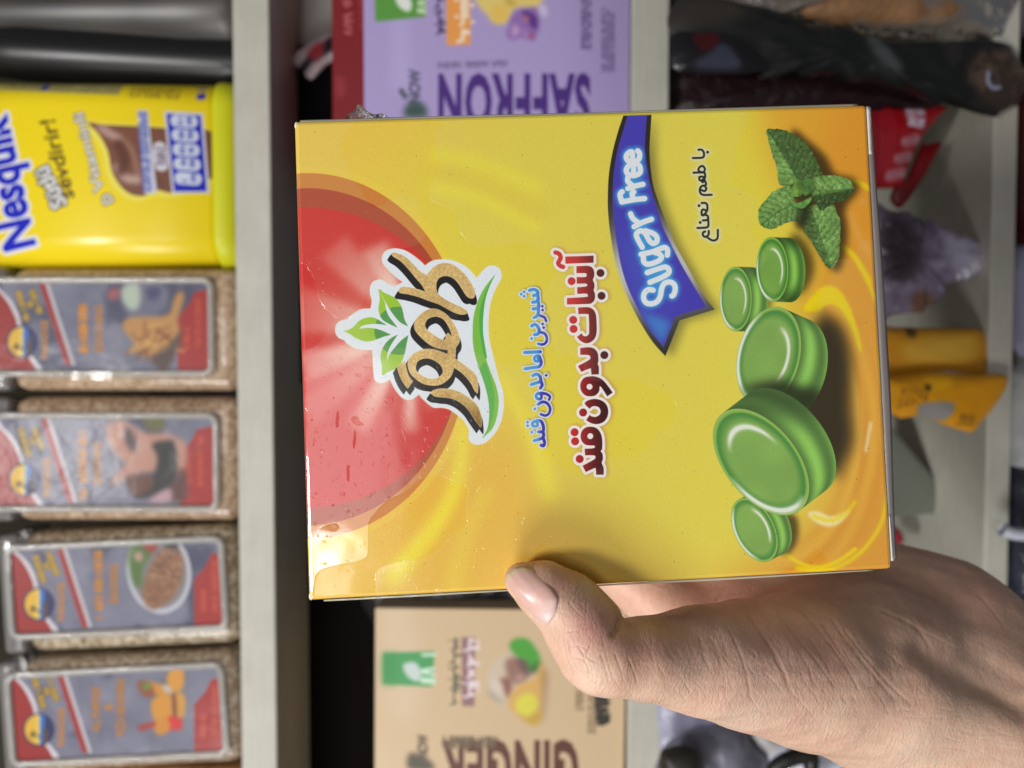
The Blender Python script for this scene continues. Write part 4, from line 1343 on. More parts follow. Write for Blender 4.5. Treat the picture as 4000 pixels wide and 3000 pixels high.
    e2, _ = K.ell((1200, 1393), 596, 658, 0)
    e3, an = K.ell((1200, 1397), 600, 586, 0)
    aa = lambda e, s=.0018: np.clip((1 - e) / s * .5 + .5, 0, 1)
    e0, _ = K.ell((1200, 1390), 650, 742, 0)
    K.over(aa(e0) * .35, rgb(240, 205, 70))
    K.over(aa(e1), rgb(205, 128, 55))
    K.over(aa(e2), rgb(172, 68, 42))
    K.over(aa(e3), rgb(203, 44, 38))
    red = aa(e3)
    er, _ = K.ell((1480, 1300), 330, 420, 0)
    K.over(red * sstep(1 - er, 0, .8), rgb(222, 120, 100), .5)
    c = np.array([1600, 1290.])
    for (x, y), wd, a in (((690, 1480), 40, .0), ((1603, 1690), 30, .95), ((1395, 1680), 48, .75), ((1190, 1440), 60, .75), ((1160, 1210), 95, .55), ((1300, 960), 70, .5), ((1460, 960), 60, .95), ((1190, 1620), 60, .35), ((1690, 1600), 26, .5)):
        q = np.array([x, y], float)
        d = (q - c) / np.linalg.norm(q - c)
        nn = np.array([-d[1], d[0]])
        t = K.fill([tuple(c - nn * 8), tuple(c + nn * 8), tuple(q + nn * wd), tuple(q - nn * wd)])
        dist = np.hypot(U - c[0], V - c[1]) / np.linalg.norm(q - c)
        K.over(K.blur(t, 13) * red * np.clip(1.45 - dist, 0, 1), rgb(244, 226, 208), a)
    # crest: white outline, leaves, swoosh, gold letters
    outline = A([(90, 1060), (110, 1000), (160, 960), (230, 940), (320, 870), (400, 825), (515, 815), (515, 815), (530, 720), (510, 640), (510, 560), (540, 500), (600, 470), (660, 475), (720, 520), (800, 545), (880, 510), (895, 495), (800, 420), (700, 320), (655, 250), (655, 190), (690, 130), (760, 100), (830, 95), (920, 115), (1010, 165), (1100, 235), (1170, 300), (1170, 300), (1230, 255), (1310, 230), (1420, 225), (1520, 245), (1640, 300), (1740, 390), (1785, 450), (1785, 450), (1850, 375), (1920, 310), (1990, 300), (2060, 335), (2085, 400), (2075, 470), (2020, 570), (1970, 690), (1940, 830), (1930, 1000), (1935, 1150), (1960, 1280), (2000, 1440)]) \
        + B([(1620, 690), (1670, 850), (1685, 1000), (1680, 1120), (1650, 1260), (1590, 1390), (1500, 1500), (1420, 1560), (1330, 1580), (1260, 1560), (1215, 1510), (1210, 1440), (1215, 1390), (1170, 1290), (1110, 1220), (1020, 1150), (940, 1100), (850, 1080), (750, 1080), (680, 1040), (610, 980), (570, 940), (545, 900), (545, 900), (500, 930), (450, 965), (390, 975), (330, 955), (270, 900), (200, 800), (150, 695), (150, 695), (90, 730), (30, 745), (0, 742)]) \
        + A([(560, 1659), (545, 1500), (540, 1400), (535, 1310), (535, 1310), (450, 1310), (330, 1290), (230, 1230), (200, 1195), (140, 1170), (100, 1120)])
    wo = K.fill(outline, 4)
    K.over(K.dil(wo, 2.2), rgb(235, 220, 150), .6)
    K.over(wo, rgb(224, 231, 237))
    lc = A([(850, 1080)])[0]
    dl = np.hypot(U - lc[0], V - lc[1]) * 3.0722
    light, dark = rgb(150, 196, 52), rgb(86, 152, 76)
    fade = np.clip((dl - 250) / 500, 0, 1)[..., None]
    leafcol = np.where((dl < 288)[..., None], dark, light * (1 - fade) + rgb(168, 204, 58) * fade)
    for pts in ([(610, 575), (625, 700), (610, 800), (620, 880), (660, 950), (740, 1000), (840, 1045), (840, 1045), (790, 980), (730, 900), (700, 820), (685, 740), (640, 640)],
                [(610, 575), (610, 575), (680, 625), (750, 655), (825, 700), (880, 780), (905, 860), (920, 940), (965, 1030), (965, 1030), (870, 980), (790, 890), (730, 800), (690, 730)],
                [(190, 1085), (190, 1085), (290, 1050), (380, 960), (480, 922), (570, 930), (640, 970), (710, 1015), (710, 1015), (600, 1000), (480, 1005), (400, 1030), (365, 1060)],
                [(190, 1085), (365, 1060), (440, 1050), (540, 1050), (640, 1075), (760, 1130), (760, 1130), (680, 1150), (600, 1180), (520, 1205), (430, 1205), (330, 1165), (250, 1110)],
                [(845, 1125), (845, 1125), (760, 1170), (690, 1240), (645, 1330), (635, 1420), (650, 1500), (650, 1610), (650, 1610), (700, 1500), (715, 1440), (715, 1360), (760, 1250)],
                [(970, 1130), (970, 1130), (945, 1250), (925, 1350), (890, 1450), (840, 1520), (740, 1570), (650, 1610), (715, 1450), (740, 1370), (800, 1290), (880, 1200)]):
        K.over(K.fill(A(pts), 4), leafcol)
    left = A([(2015, 400), (2015, 400), (1930, 500), (1850, 620), (1790, 760), (1750, 920), (1740, 1080), (1745, 1240), (1770, 1380), (1820, 1540)]) + B([(1330, 500), (1400, 680), (1450, 850), (1480, 1000), (1490, 1150), (1480, 1300), (1450, 1400), (1395, 1490), (1395, 1490)])
    right = A([(1960, 510), (1910, 640), (1880, 780), (1865, 950), (1865, 1100), (1885, 1250), (1910, 1400)]) + B([(1450, 430), (1510, 600), (1580, 780), (1615, 950), (1610, 1100), (1580, 1250), (1520, 1380)])
    K.over(K.fill(left + right[::-1], 4), rgb(122, 188, 66))
    mid = A([(1930, 540), (1880, 660), (1835, 800), (1820, 950), (1825, 1100), (1850, 1250), (1880, 1400)]) + B([(1430, 460), (1490, 620), (1540, 800), (1560, 1000), (1540, 1180), (1500, 1330), (1440, 1450)])
    K.over(K.fill(left[1:2] + mid[:7] + right[6::-1], 4), rgb(78, 172, 72))
    K.over(K.fill(left[9:18] + mid[13:6:-1], 4), rgb(78, 172, 72), .8)
    g1 = K.fill(A([(765, 155), (800, 145), (870, 165), (950, 210), (1030, 290), (1110, 370), (1190, 415), (1190, 415), (1250, 340), (1330, 285), (1420, 270), (1510, 295), (1600, 360), (1680, 450), (1740, 550), (1765, 630), (1755, 680), (1715, 690), (1670, 665), (1620, 590), (1560, 500), (1490, 440), (1410, 420), (1340, 445), (1305, 500), (1300, 570), (1325, 640), (1400, 700), (1500, 755), (1600, 800), (1665, 840), (1670, 870), (1620, 885), (1540, 870), (1440, 820), (1330, 760), (1200, 715), (1080, 670), (960, 640), (870, 625), (855, 595), (890, 560), (960, 560), (1060, 580), (1180, 618), (1180, 618), (1130, 530), (1060, 450), (960, 330), (870, 240), (790, 190)]), 4)
    ring1 = K.contours([cr(A([(1040, 1020), (1060, 950), (1120, 880), (1200, 830), (1290, 820), (1370, 850), (1440, 900), (1500, 980), (1550, 1070), (1580, 1160), (1572, 1230), (1535, 1290), (1530, 1400), (1530, 1400), (1450, 1380), (1450, 1310), (1450, 1310), (1380, 1300), (1290, 1280), (1200, 1230), (1120, 1160), (1060, 1090)]), 4),
                        cr(A([(1165, 1020), (1190, 950), (1250, 915), (1320, 910), (1390, 945), (1440, 1010), (1480, 1090), (1490, 1155), (1450, 1110), (1450, 1110), (1425, 1130), (1410, 1190), (1350, 1180), (1270, 1130), (1200, 1080)]), 4)])
    ring2 = K.contours([cr(B([(395, 520), (400, 440), (450, 370), (530, 320), (640, 290), (760, 300), (850, 330), (930, 357), (940, 290), (1030, 280), (1020, 410), (1020, 410), (1100, 470), (1200, 540), (1290, 620), (1330, 700), (1338, 800), (1330, 890), (1330, 890), (1290, 840), (1250, 760), (1190, 680), (1110, 600), (1010, 535), (1010, 535), (995, 600), (960, 670), (880, 740), (790, 775), (690, 775), (590, 750), (500, 690), (430, 620)]), 4),
                        cr(B([(495, 530), (520, 460), (580, 420), (660, 410), (750, 440), (830, 500), (865, 570), (860, 620), (820, 660), (760, 690), (680, 690), (590, 655), (510, 590)]), 4)])
    g3 = K.fill(B([(245, 525), (245, 525), (350, 450), (350, 450), (370, 560), (400, 650), (455, 725), (455, 725), (390, 820), (390, 820), (330, 740), (280, 640)]), 4)
    g4 = K.fill(B([(700, 875), (770, 835), (880, 825), (1000, 840), (1110, 880), (1220, 950), (1310, 1030), (1360, 1120), (1380, 1230), (1380, 1340), (1340, 1300), (1270, 1200), (1200, 1100), (1100, 1010), (1000, 960), (900, 940), (780, 930), (730, 910)]), 4)
    gold = mx(mx(g1, ring1), mx(mx(ring2, g3), g4))
    blk = gold
    for k in range(1, 6):
        blk = mx(blk, mx(K.shift(gold, -17 * k / 5, 23 * k / 5), K.shift(gold, 7 * k / 5, 27 * k / 5)))
    K.over(blk, rgb(22, 20, 20))
    gd = np.clip(sstep(V, 1500, 1720) * .75 + .5 * (vnoise(K.H, K.W, 60, 77, 2) - .5), 0, 1)[..., None]
    K.over(K.dil(gold, .8), rgb(236, 212, 160))
    K.over(gold, (rgb(222, 188, 122) * (1 - gd) + rgb(118, 84, 32) * gd) * (.86 + .28 * vnoise(K.H, K.W, 3.5, 78, 2))[..., None])
    foil = gold
    # large red line of lettering
    r = np.zeros_like(gold)
    polys = [C([(857, 215), (1240, 203), (1240, 298), (860, 312)]),
             cr(C([(1008, 345), (1008, 345), (1150, 340), (1215, 360), (1245, 410), (1248, 480), (1230, 530), (1250, 580), (1250, 640), (1240, 665), (1258, 720), (1255, 790), (1225, 835), (1160, 855), (880, 862), (880, 862), (880, 775), (880, 775), (1140, 760), (1160, 740), (1140, 715), (1020, 720), (1020, 720), (1018, 630), (1018, 630), (1130, 620), (1155, 600), (1130, 580), (1013, 582), (1013, 582), (1010, 492), (1010, 492), (1130, 490), (1145, 465), (1130, 440), (1008, 440), (1008, 440)]), 4),
             cr(C([(1030, 905), (1030, 905), (1150, 897), (1220, 920), (1265, 980), (1280, 1100), (1280, 1240), (1255, 1320), (1200, 1370), (1130, 1385), (1060, 1350), (1015, 1300), (1015, 1300), (1080, 1250), (1080, 1250), (1100, 1285), (1140, 1290), (1170, 1270), (1180, 1230), (1175, 1020), (1150, 990), (1035, 992), (1035, 992)]), 4),
             cr(D([(1060, -140), (1060, -140), (1180, -150), (1250, -130), (1295, -70), (1305, 30), (1295, 70), (1310, 120), (1310, 215), (1310, 215), (1210, 218), (1210, 218), (1205, 150), (1190, 135), (1075, 182), (1075, 182), (1030, 102), (1030, 102), (1180, 20), (1195, -20), (1170, -45), (1060, -50), (1060, -50)]), 4),
             cr(D([(1120, 610), (1170, 565), (1260, 548), (1350, 570), (1415, 630), (1438, 715), (1420, 800), (1370, 860), (1290, 887), (1210, 875), (1140, 835), (1140, 835), (1185, 765), (1185, 765), (1220, 785), (1270, 790), (1320, 760), (1335, 715), (1315, 665), (1270, 645), (1220, 650), (1185, 680), (1185, 680)]), 4)]
    for p in polys: r = mx(r, K.contours([p]))
    circ = lambda c, q, f: [(f([(c[0] + q * math.cos(t), c[1] + q * math.sin(t))])[0]) for t in np.linspace(0, 2 * math.pi, 20, endpoint=False)]
    r = mx(r, K.contours([cr(D([(1060, 385), (1070, 320), (1110, 265), (1180, 243), (1260, 245), (1340, 275), (1400, 330), (1497, 460), (1497, 460), (1425, 512), (1425, 512), (1330, 375), (1315, 440), (1270, 495), (1200, 512), (1130, 500), (1080, 450)]), 4), circ((1185, 383), 40, D)]))
    r = mx(r, K.contours([cr(D([(1065, 1050), (1080, 985), (1130, 935), (1200, 922), (1275, 940), (1330, 1000), (1355, 1090), (1355, 1220), (1335, 1250), (1360, 1290), (1365, 1360), (1350, 1410), (1375, 1480), (1375, 1570), (1375, 1570), (1275, 1570), (1275, 1570), (1270, 1500), (1255, 1480), (1135, 1535), (1135, 1535), (1090, 1450), (1090, 1450), (1245, 1365), (1265, 1330), (1240, 1308), (1125, 1310), (1125, 1310), (1120, 1220), (1120, 1220), (1240, 1212), (1255, 1180), (1200, 1175), (1130, 1165), (1080, 1115)]), 4), circ((1195, 1050), 40, D)]))
    r = mx(r, K.stroke(C([(725, 160), (775, 180), (795, 235), (762, 300), (790, 340), (828, 355)]), 8.6))
    for q in C([(1333, 437), (943, 547), (1347, 745), (965, 1070), (970, 1192), (1385, 1545)]) + D([(1098, 730), (983, 997), (990, 1119), (1052, 1358)]):
        r = mx(r, K.disc(q, 15.4))
    K.over(K.blur(K.shift(K.dil(r, 12), 6, -2), 6), rgb(190, 130, 90), .75)
    K.over(K.dil(r, 10.5), rgb(238, 234, 228))
    t = sstep(U, 2215, 2375)[..., None]
    K.over(r, rgb(206, 42, 40) * (1 - t) + rgb(62, 16, 18) * t)
    # smaller blue line
    b = np.zeros_like(gold)
    cs = [[(375, 672), (430, 658), (478, 680), (484, 725), (430, 742)], [(478, 690), (492, 790), (470, 822), (418, 832)], [(484, 790), (500, 880), (480, 912), (425, 922)], [(490, 880), (494, 960), (480, 1010), (440, 1042)],
          [(405, 1152), (450, 1130), (492, 1170), (504, 1225), (484, 1262), (442, 1268)]]
    cs2 = [[(515, 1012), (575, 1035), (600, 1085)], [(530, 1238), (580, 1255), (608, 1310), (600, 1370), (555, 1402), (490, 1392)]]
    for q in cs: b = mx(b, K.stroke(C(q), 6.2))
    for q in cs2: b = mx(b, K.stroke(C(q), 5.6, 5.0))
    b = mx(b, K.stroke(C([(312, 1510), (520, 1500)]), 6.5, 3.5))
    b = mx(b, K.stroke(C([(440, 1590), (460, 1560), (500, 1555), (520, 1590), (500, 1625), (455, 1625)]), 5.4, closed=True))
    for q in [[(315, 140), (420, 124), (500, 112), (530, 70), (525, 20), (490, 0)], [(420, 232), (470, 212), (515, 245), (530, 310), (545, 360), (520, 400)], [(520, 315), (470, 330), (400, 352)],
              [(470, 840), (530, 848), (562, 920), (555, 985), (495, 992)], [(555, 985), (566, 1040), (540, 1078), (440, 1110)], [(560, 1080), (578, 1130), (565, 1178), (530, 1172)]]:
        b = mx(b, K.stroke(D(q), 6.2))
    for q in [[(530, 468), (600, 480), (650, 515), (638, 558)], [(490, 620), (550, 588), (612, 605), (652, 670), (640, 738), (590, 772), (525, 752)]]:
        b = mx(b, K.stroke(D(q), 6.0, 4.8))
    b = mx(b, K.stroke(D([(462, 510), (490, 472), (532, 490), (530, 540), (490, 548)]), 5.6, closed=True))
    b = mx(b, K.stroke(D([(412, 885), (440, 850), (478, 870), (478, 910), (430, 915)]), 5.4, closed=True))
    sq = lambda c, f: f([(c[0] - 24, c[1]), (c[0], c[1] - 24), (c[0] + 24, c[1]), (c[0], c[1] + 24)])
    for q in ((262, 722), (302, 692), (303, 750), (548, 885), (552, 937), (552, 1125), (567, 1175), (402, 1322)): b = mx(b, K.fill(sq(q, C)))
    for q in ((600, 228), (447, 682), (348, 860), (350, 910), (407, 995)): b = mx(b, K.fill(sq(q, D)))
    K.over(K.blur(K.shift(K.dil(b, 5), 4, -3), 3), rgb(120, 110, 60), .7)
    K.over(K.dil(b, 4.8), rgb(216, 224, 238))
    t = sstep(U, 2095, 2122)[..., None]
    K.over(b, rgb(70, 150, 216) * (1 - t) + rgb(64, 52, 160) * t)
    # ribbon
    rib = cr(E([(315, 106), (315, 106), (250, 300), (180, 560), (130, 850), (115, 1100), (115, 1300), (130, 1500)]) + F([(150, 60), (180, 250), (230, 470), (300, 700), (400, 930), (540, 1200), (700, 1450), (860, 1628), (860, 1628), (1045, 1165), (1045, 1165), (1500, 1025), (1500, 1025), (1350, 830), (1150, 480), (980, 170)]) + E([(925, 1623), (780, 1250), (700, 1000), (660, 700), (655, 500), (670, 250), (680, 96), (680, 96)]), 4)
    rm = K.contours([rib])
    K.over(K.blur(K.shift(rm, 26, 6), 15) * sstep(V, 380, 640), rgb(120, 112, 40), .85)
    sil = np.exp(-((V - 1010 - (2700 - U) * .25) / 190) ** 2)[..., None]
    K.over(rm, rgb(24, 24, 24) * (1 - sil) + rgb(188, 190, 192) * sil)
    inn = K.contours([cr(E([(375, 108), (375, 108), (320, 290), (250, 530), (200, 800), (180, 1080), (185, 1350), (210, 1600)]) + F([(240, 200), (290, 460), (370, 720), (480, 960), (640, 1260), (835, 1510), (835, 1510), (920, 1290), (975, 1150), (1020, 1105), (1390, 990), (1390, 990), (1200, 680), (1040, 400), (900, 120), (830, -30)]) + E([(740, 1280), (660, 1000), (610, 700), (590, 500), (605, 250), (618, 98), (618, 98)]), 4)])
    K.over(K.dil(inn, 1.8), rgb(120, 60, 120), .6)
    K.over(inn, rgb(56, 48, 176))
    K.over(inn * K.blur(K.fill(F([(520, 1000), (700, 1300), (820, 1450), (920, 1200), (800, 1130), (640, 1080)]), 4), 14), rgb(52, 130, 206), .85)
    K.over(inn * K.blur(K.fill(F([(300, 100), (420, 500), (560, 900), (900, 850), (760, 400), (600, 100)]), 4), 40), rgb(60, 92, 196), .6)
    s = np.zeros_like(gold)
    for q in [F([(700, 775), (640, 768), (590, 810), (578, 880), (615, 940), (690, 950), (755, 920), (795, 850), (810, 760), (845, 690), (910, 668), (970, 695), (988, 760), (970, 830), (945, 850)]),
              F([(625, 548), (760, 500), (860, 475), (905, 510), (895, 560), (800, 615), (660, 672)]), F([(545, 310), (700, 275), (800, 235), (855, 222), (888, 255), (885, 320)]),
              F([(575, 345), (580, 405), (625, 438), (700, 425), (780, 390), (810, 345), (780, 305), (730, 290)]),
              F([(560, 218), (500, 110), (485, 45), (540, 5), (600, 40), (650, 130), (700, 170), (750, 140), (745, 80), (690, 35), (600, 5)]), E([(455, 1545), (560, 1490), (680, 1448)]), E([(520, 1500), (440, 1440), (410, 1378)]),
              E([(295, 1225), (450, 1195), (590, 1180)]), E([(295, 1225), (272, 1130), (300, 1092)]), E([(445, 1195), (428, 1115), (450, 1095)]),
              E([(375, 1050), (480, 1015), (568, 995)]), E([(450, 1022), (375, 960), (375, 905)]),
              E([(448, 868), (440, 745), (385, 755), (352, 815), (385, 872), (470, 880), (532, 840), (530, 770), (505, 738)]), E([(432, 700), (430, 582), (385, 585), (352, 635), (375, 690), (445, 705), (515, 670), (525, 595), (500, 562)])]:
        s = mx(s, K.stroke(q, 10.6))
    K.over(K.blur(K.dil(s, 7), 6) * inn, rgb(52, 160, 226), 1.0)
    K.over(s, rgb(228, 233, 240))
    # black line of small lettering
    k = np.zeros_like(gold)
    for q in [[(190, 178), (240, 178), (272, 215), (275, 270), (245, 300), (105, 305)], [(270, 530), (290, 475), (255, 428), (205, 450), (195, 505), (270, 530)], [(115, 532), (270, 530), (292, 560), (290, 610), (240, 650)],
              [(250, 665), (205, 640), (215, 595), (270, 600), (285, 640), (255, 680)], [(285, 650), (305, 690), (300, 725), (240, 740), (212, 790), (225, 850), (275, 875), (395, 872)], [(290, 735), (312, 780), (285, 815), (240, 800)],
              [(240, 1000), (300, 1000), (328, 1040), (322, 1120), (270, 1190)], [(322, 1120), (260, 1100), (238, 1140), (250, 1190), (300, 1160)], [(280, 1180), (330, 1195), (338, 1255), (260, 1268)], [(338, 1240), (345, 1330), (320, 1375), (175, 1385)],
              [(350, 1430), (345, 1490), (300, 1522), (262, 1500), (262, 1455), (295, 1440)], [(320, 1520), (370, 1560), (430, 1578), (485, 1540), (490, 1415)]]:
        k = mx(k, K.stroke(G(q), 4.3))
    for q in G([(332, 215), (200, 1040), (217, 1300)]): k = mx(k, K.disc(q, 5.8))
    K.over(K.blur(K.dil(k, 7), 4), rgb(224, 222, 196), .9)
    K.over(k, rgb(24, 30, 20))
    # mint sprig
    sh = K.fill(L([(450, 130), (600, 200), (800, 380), (900, 560), (1080, 600), (1140, 720), (1000, 900), (1020, 1100), (1010, 1300), (960, 1500), (880, 1540), (700, 1280), (540, 1080), (520, 900), (400, 700)]), 3)
    K.over(K.blur(K.shift(sh, 16, 4), 12), rgb(52, 40, 18), .85)
    vn = vnoise(K.H, K.W, 9, 3, 2); vf = vnoise(K.H, K.W, 4.5, 5, 1)
    leaves = [([(640, 940), (720, 880), (900, 870), (960, 960), (990, 1080), (990, 1250), (980, 1400), (940, 1490), (890, 1530), (840, 1490), (780, 1400), (700, 1250), (620, 1140), (610, 1040)], [(700, 940), (770, 1150), (850, 1380), (895, 1530)], .35),
              ([(245, 150), (260, 115), (350, 112), (450, 130), (560, 190), (650, 270), (730, 380), (760, 450), (800, 540), (790, 590), (640, 640), (560, 660), (400, 690), (360, 620), (350, 530), (320, 430), (290, 330), (260, 230)], [(248, 125), (420, 330), (500, 470), (560, 640)], -.45),
              ([(500, 690), (400, 710), (310, 750), (230, 830), (170, 920), (160, 1000), (190, 1090), (280, 1130), (370, 1100), (480, 1050), (600, 1040), (620, 940), (540, 860)], [(180, 1095), (300, 1000), (420, 920), (570, 860)], .1),
              ([(690, 640), (780, 590), (860, 580), (960, 590), (1060, 615), (1130, 700), (1120, 740), (1060, 820), (920, 870), (800, 940), (760, 880), (700, 780)], [(690, 790), (800, 765), (920, 740), (1130, 715)], .6)]
    for pts, midrib, dk in leaves:
        cp = cr(L(pts), 4)
        rr = random.Random(len(pts))
        cp = [(x + rr.uniform(-2.5, 2.5), y + rr.uniform(-2.5, 2.5)) for x, y in cp]
        m = K.contours([cp])
        mr = cr(L(midrib), 6, False)
        mra = np.array(mr)
        # side of the midrib
        d0 = mra[-1] - mra[0]; d0 /= np.linalg.norm(d0)
        sd = (U - mra[0][0]) * -d0[1] + (V - mra[0][1]) * d0[0]
        al = (U - mra[0][0]) * d0[0] + (V - mra[0][1]) * d0[1]
        nrm = np.abs(sd)
        ve = np.abs(((al + nrm * .75 + 20 * (vn - .5)) / 27) % 1 - .5) * 2
        base = rgb(126, 170, 88) * np.ones((K.H, K.W, 1), np.float32)
        half = sstep(sd * (1 if dk > 0 else -1), -3, 6)[..., None]
        base = base * (1 - half * abs(dk) * .75)
        base = base * (.80 + .20 * sstep(ve, .0, .5))[..., None] * (.78 + .36 * vn)[..., None]
        base = base + (sstep(vf, .62, .95) * .13)[..., None] * rgb(220, 255, 200)
        edge = 1 - K.blur(m, 10)
        base = base * (1 - .15 * np.clip(edge, 0, 1))[..., None]
        K.over(m, base)
        K.over(K.blur(K.stroke(mr, 2.2, smooth=0), 1.2) * m, rgb(58, 96, 50), .8)
    K.over(K.blur(K.fill(L([(590, 900), (660, 880), (700, 960), (600, 1130), (530, 1070)]), 3), 10), rgb(38, 42, 24), .8)
    for pts, c in (([(540, 620), (600, 640), (640, 720), (590, 790), (530, 800), (490, 770)], rgb(110, 150, 66)), ([(510, 880), (600, 850), (700, 800), (680, 860), (610, 920), (540, 900)], rgb(104, 160, 78)), ([(590, 640), (700, 620), (720, 720), (640, 790), (600, 740)], rgb(84, 124, 62))):
        m = K.fill(L(pts), 3)
        K.over(K.blur(K.shift(m, 3, 8), 7), rgb(40, 60, 30), .7)
        K.over(m, c * (.75 + .5 * vn)[..., None])
    # the five round green sweets
    K.over(K.blur(K.fill(M([(1250, 940), (1420, 950), (1540, 1080), (1620, 1400)]) + N([(1240, 300), (1260, 600), (1180, 800), (1110, 900), (800, 500), (850, 100)]), 3), 22), rgb(36, 28, 12), .97)
    K.over(K.blur(K.fill(M([(960, 60), (1100, 90), (1210, 300), (1200, 500), (1080, 680), (900, 600)]), 3), 14), rgb(70, 58, 20), .85)
    K.over(K.blur(K.fill(N([(680, 1220), (790, 1230), (800, 1420), (700, 1550), (600, 1400)]), 3), 9), rgb(60, 44, 14), .85)
    K.over(K.blur(K.fill(M([(640, 700), (760, 760), (750, 830), (600, 960)]), 3), 9), rgb(90, 80, 20), .7)

    def sweet(f, s, c, a, b2, deg, off, arcs):
        c = f([c])[0]; a /= s; b2 /= s; off = np.array(off, float) / s
        body = K.zeros()
        e, th = K.ell(c, a, b2, deg)
        px = .5 / (min(a, b2) * K.k)
        cov = lambda e_, r_=1.0: np.clip((r_ - e_) / (2 * px) + .5, 0, 1)
        steps = 26
        prog = np.zeros((K.H, K.W), np.float32)
        for i in range(steps, -1, -1):
            ei, _ = K.ell((c[0] + off[0] * i / steps, c[1] + off[1] * i / steps), a, b2, deg)
            ci = cov(ei)
            body = mx(body, ci)
            prog = np.where(ci > .5, i / steps, prog)
        ph = (V - (c[1] - b2)) / (2 * b2)
        side = rgb(82, 128, 54)[None, None] * np.ones((K.H, K.W, 1), np.float32)
        bands = .5 - .5 * np.cos((prog * 1.25 + .02) * 2 * math.pi)
        side = side * (.86 + .22 * bands[..., None]) + rgb(150, 180, 70) * (.28 * sstep(np.sin(ph * math.pi), .2, 1)[..., None] * bands[..., None])
        side = side * (.75 + .35 * sstep(np.sin(np.clip(ph, 0, 1) * math.pi), 0, .8))[..., None]
        K.over(body, side)
        front = cov(e)
        fc = rgb(126, 172, 76)[None, None] * np.ones((K.H, K.W, 1), np.float32)
        fc = fc * (1 + .10 * (vnoise(K.H, K.W, 60, 11) - .5))[..., None]
        rim = sstep(e, .70, .93)[..., None]
        fc = fc * (1 - rim) + rgb(62, 132, 50) * rim
        lip = sstep(e, .90, .955)[..., None]
        fc = fc * (1 - lip) + rgb(134, 180, 74) * lip
        K.over(front, fc)
        ring = np.clip(1 - np.abs(e - .985) / .018, 0, 1)
        K.over(front * ring, rgb(176, 200, 110), .55)
        for a0, hw, r0, wd, al in arcs:
            dth = np.abs((th - math.radians(a0) + math.pi) % (2 * math.pi) - math.pi)
            g = np.exp(-((e - r0) / wd) ** 2) * np.clip(1.25 - (dth / math.radians(hw)) ** 2, 0, 1)
            K.over(np.clip(g * 1.3, 0, 1) * front, rgb(236, 242, 230), al)
        return body, front

    both = lambda hi, lo: [(hi, 55, .69, .045, .95), (lo, 55, .93, .05, .95)]
    sweet(M, 2.765, (370, 740), 172, 348, 0, (178, 6), [(-25, 70, .63, .05, .9), (150, 55, .93, .045, .95)])
    sweet(M, 2.765, (765, 420), 172, 348, -2, (186, 8), [(-25, 70, .63, .05, .9), (150, 55, .93, .045, .95)])
    c3b, c3f = sweet(M, 2.765, (725, 1360), 335, 545, 14, (290, 130), [(-15, 60, .62, .05, .95), (172, 60, .94, .05, .95)])
    K.over(K.blur(K.fill(N([(330, 175), (640, 90), (800, 150), (1000, 200), (900, 360), (700, 260)]), 3), 16) * c3b, rgb(26, 34, 10), .92)
    sweet(N, 2.1267, (440, 1340), 165, 285, -26, (118, -58), [(-5, 55, .66, .06, .9), (180, 60, .92, .05, .95)])
    sweet(N, 2.1267, (495, 775), 300, 515, -39, (225, -172), [(-72, 62, .66, .05, .95), (128, 55, .91, .05, .98)])
    # tiny specks and dirt
    g = random.Random(4)
    for _ in range(260):
        u_, v_ = g.uniform(1180, 3400), g.uniform(480, 2280)
        K.over(K.disc((u_, v_), g.uniform(.6, 1.9)), rgb(60, 50, 20), g.uniform(.3, .9))
    K.im[..., :3] *= (1 + .035 * (vnoise(K.H, K.W, 3, 21, 2) - .5))[..., None]
    K.over(wetout(K) * (1 - foil), rgb(244, 238, 214), .085)  # pale film reflection painted into the print where the film stands off
    K.im[..., 3] = foil * .3
    return K


def wetout(K):
    """where the shrink film sticks to the board and where it stands off: an irregular map, white = film standing off"""
    H, W = K.H, K.W
    n = vnoise(H, W, 260, 31, 3)
    n = n + .15 * sstep(K.V, 1150, 1500) * sstep(-K.U, -1800, -1450)
    m = sstep(n, .45, .456)
    for c, a, b, t in (((1318, 1640), 5, 34, 4), ((1388, 1640), 14, 14, 0), ((1385, 1720), 5, 40, 3), ((1360, 1850), 5, 34, -3), ((1400, 1655), 22, 8, 10)):
        e, _ = K.ell(c, a, b, t)
        m = m * sstep(e + .8 * (vnoise(H, W, 7, 3, 2) - .5), .9, 1.0)
    return np.clip(m, 0, 1)


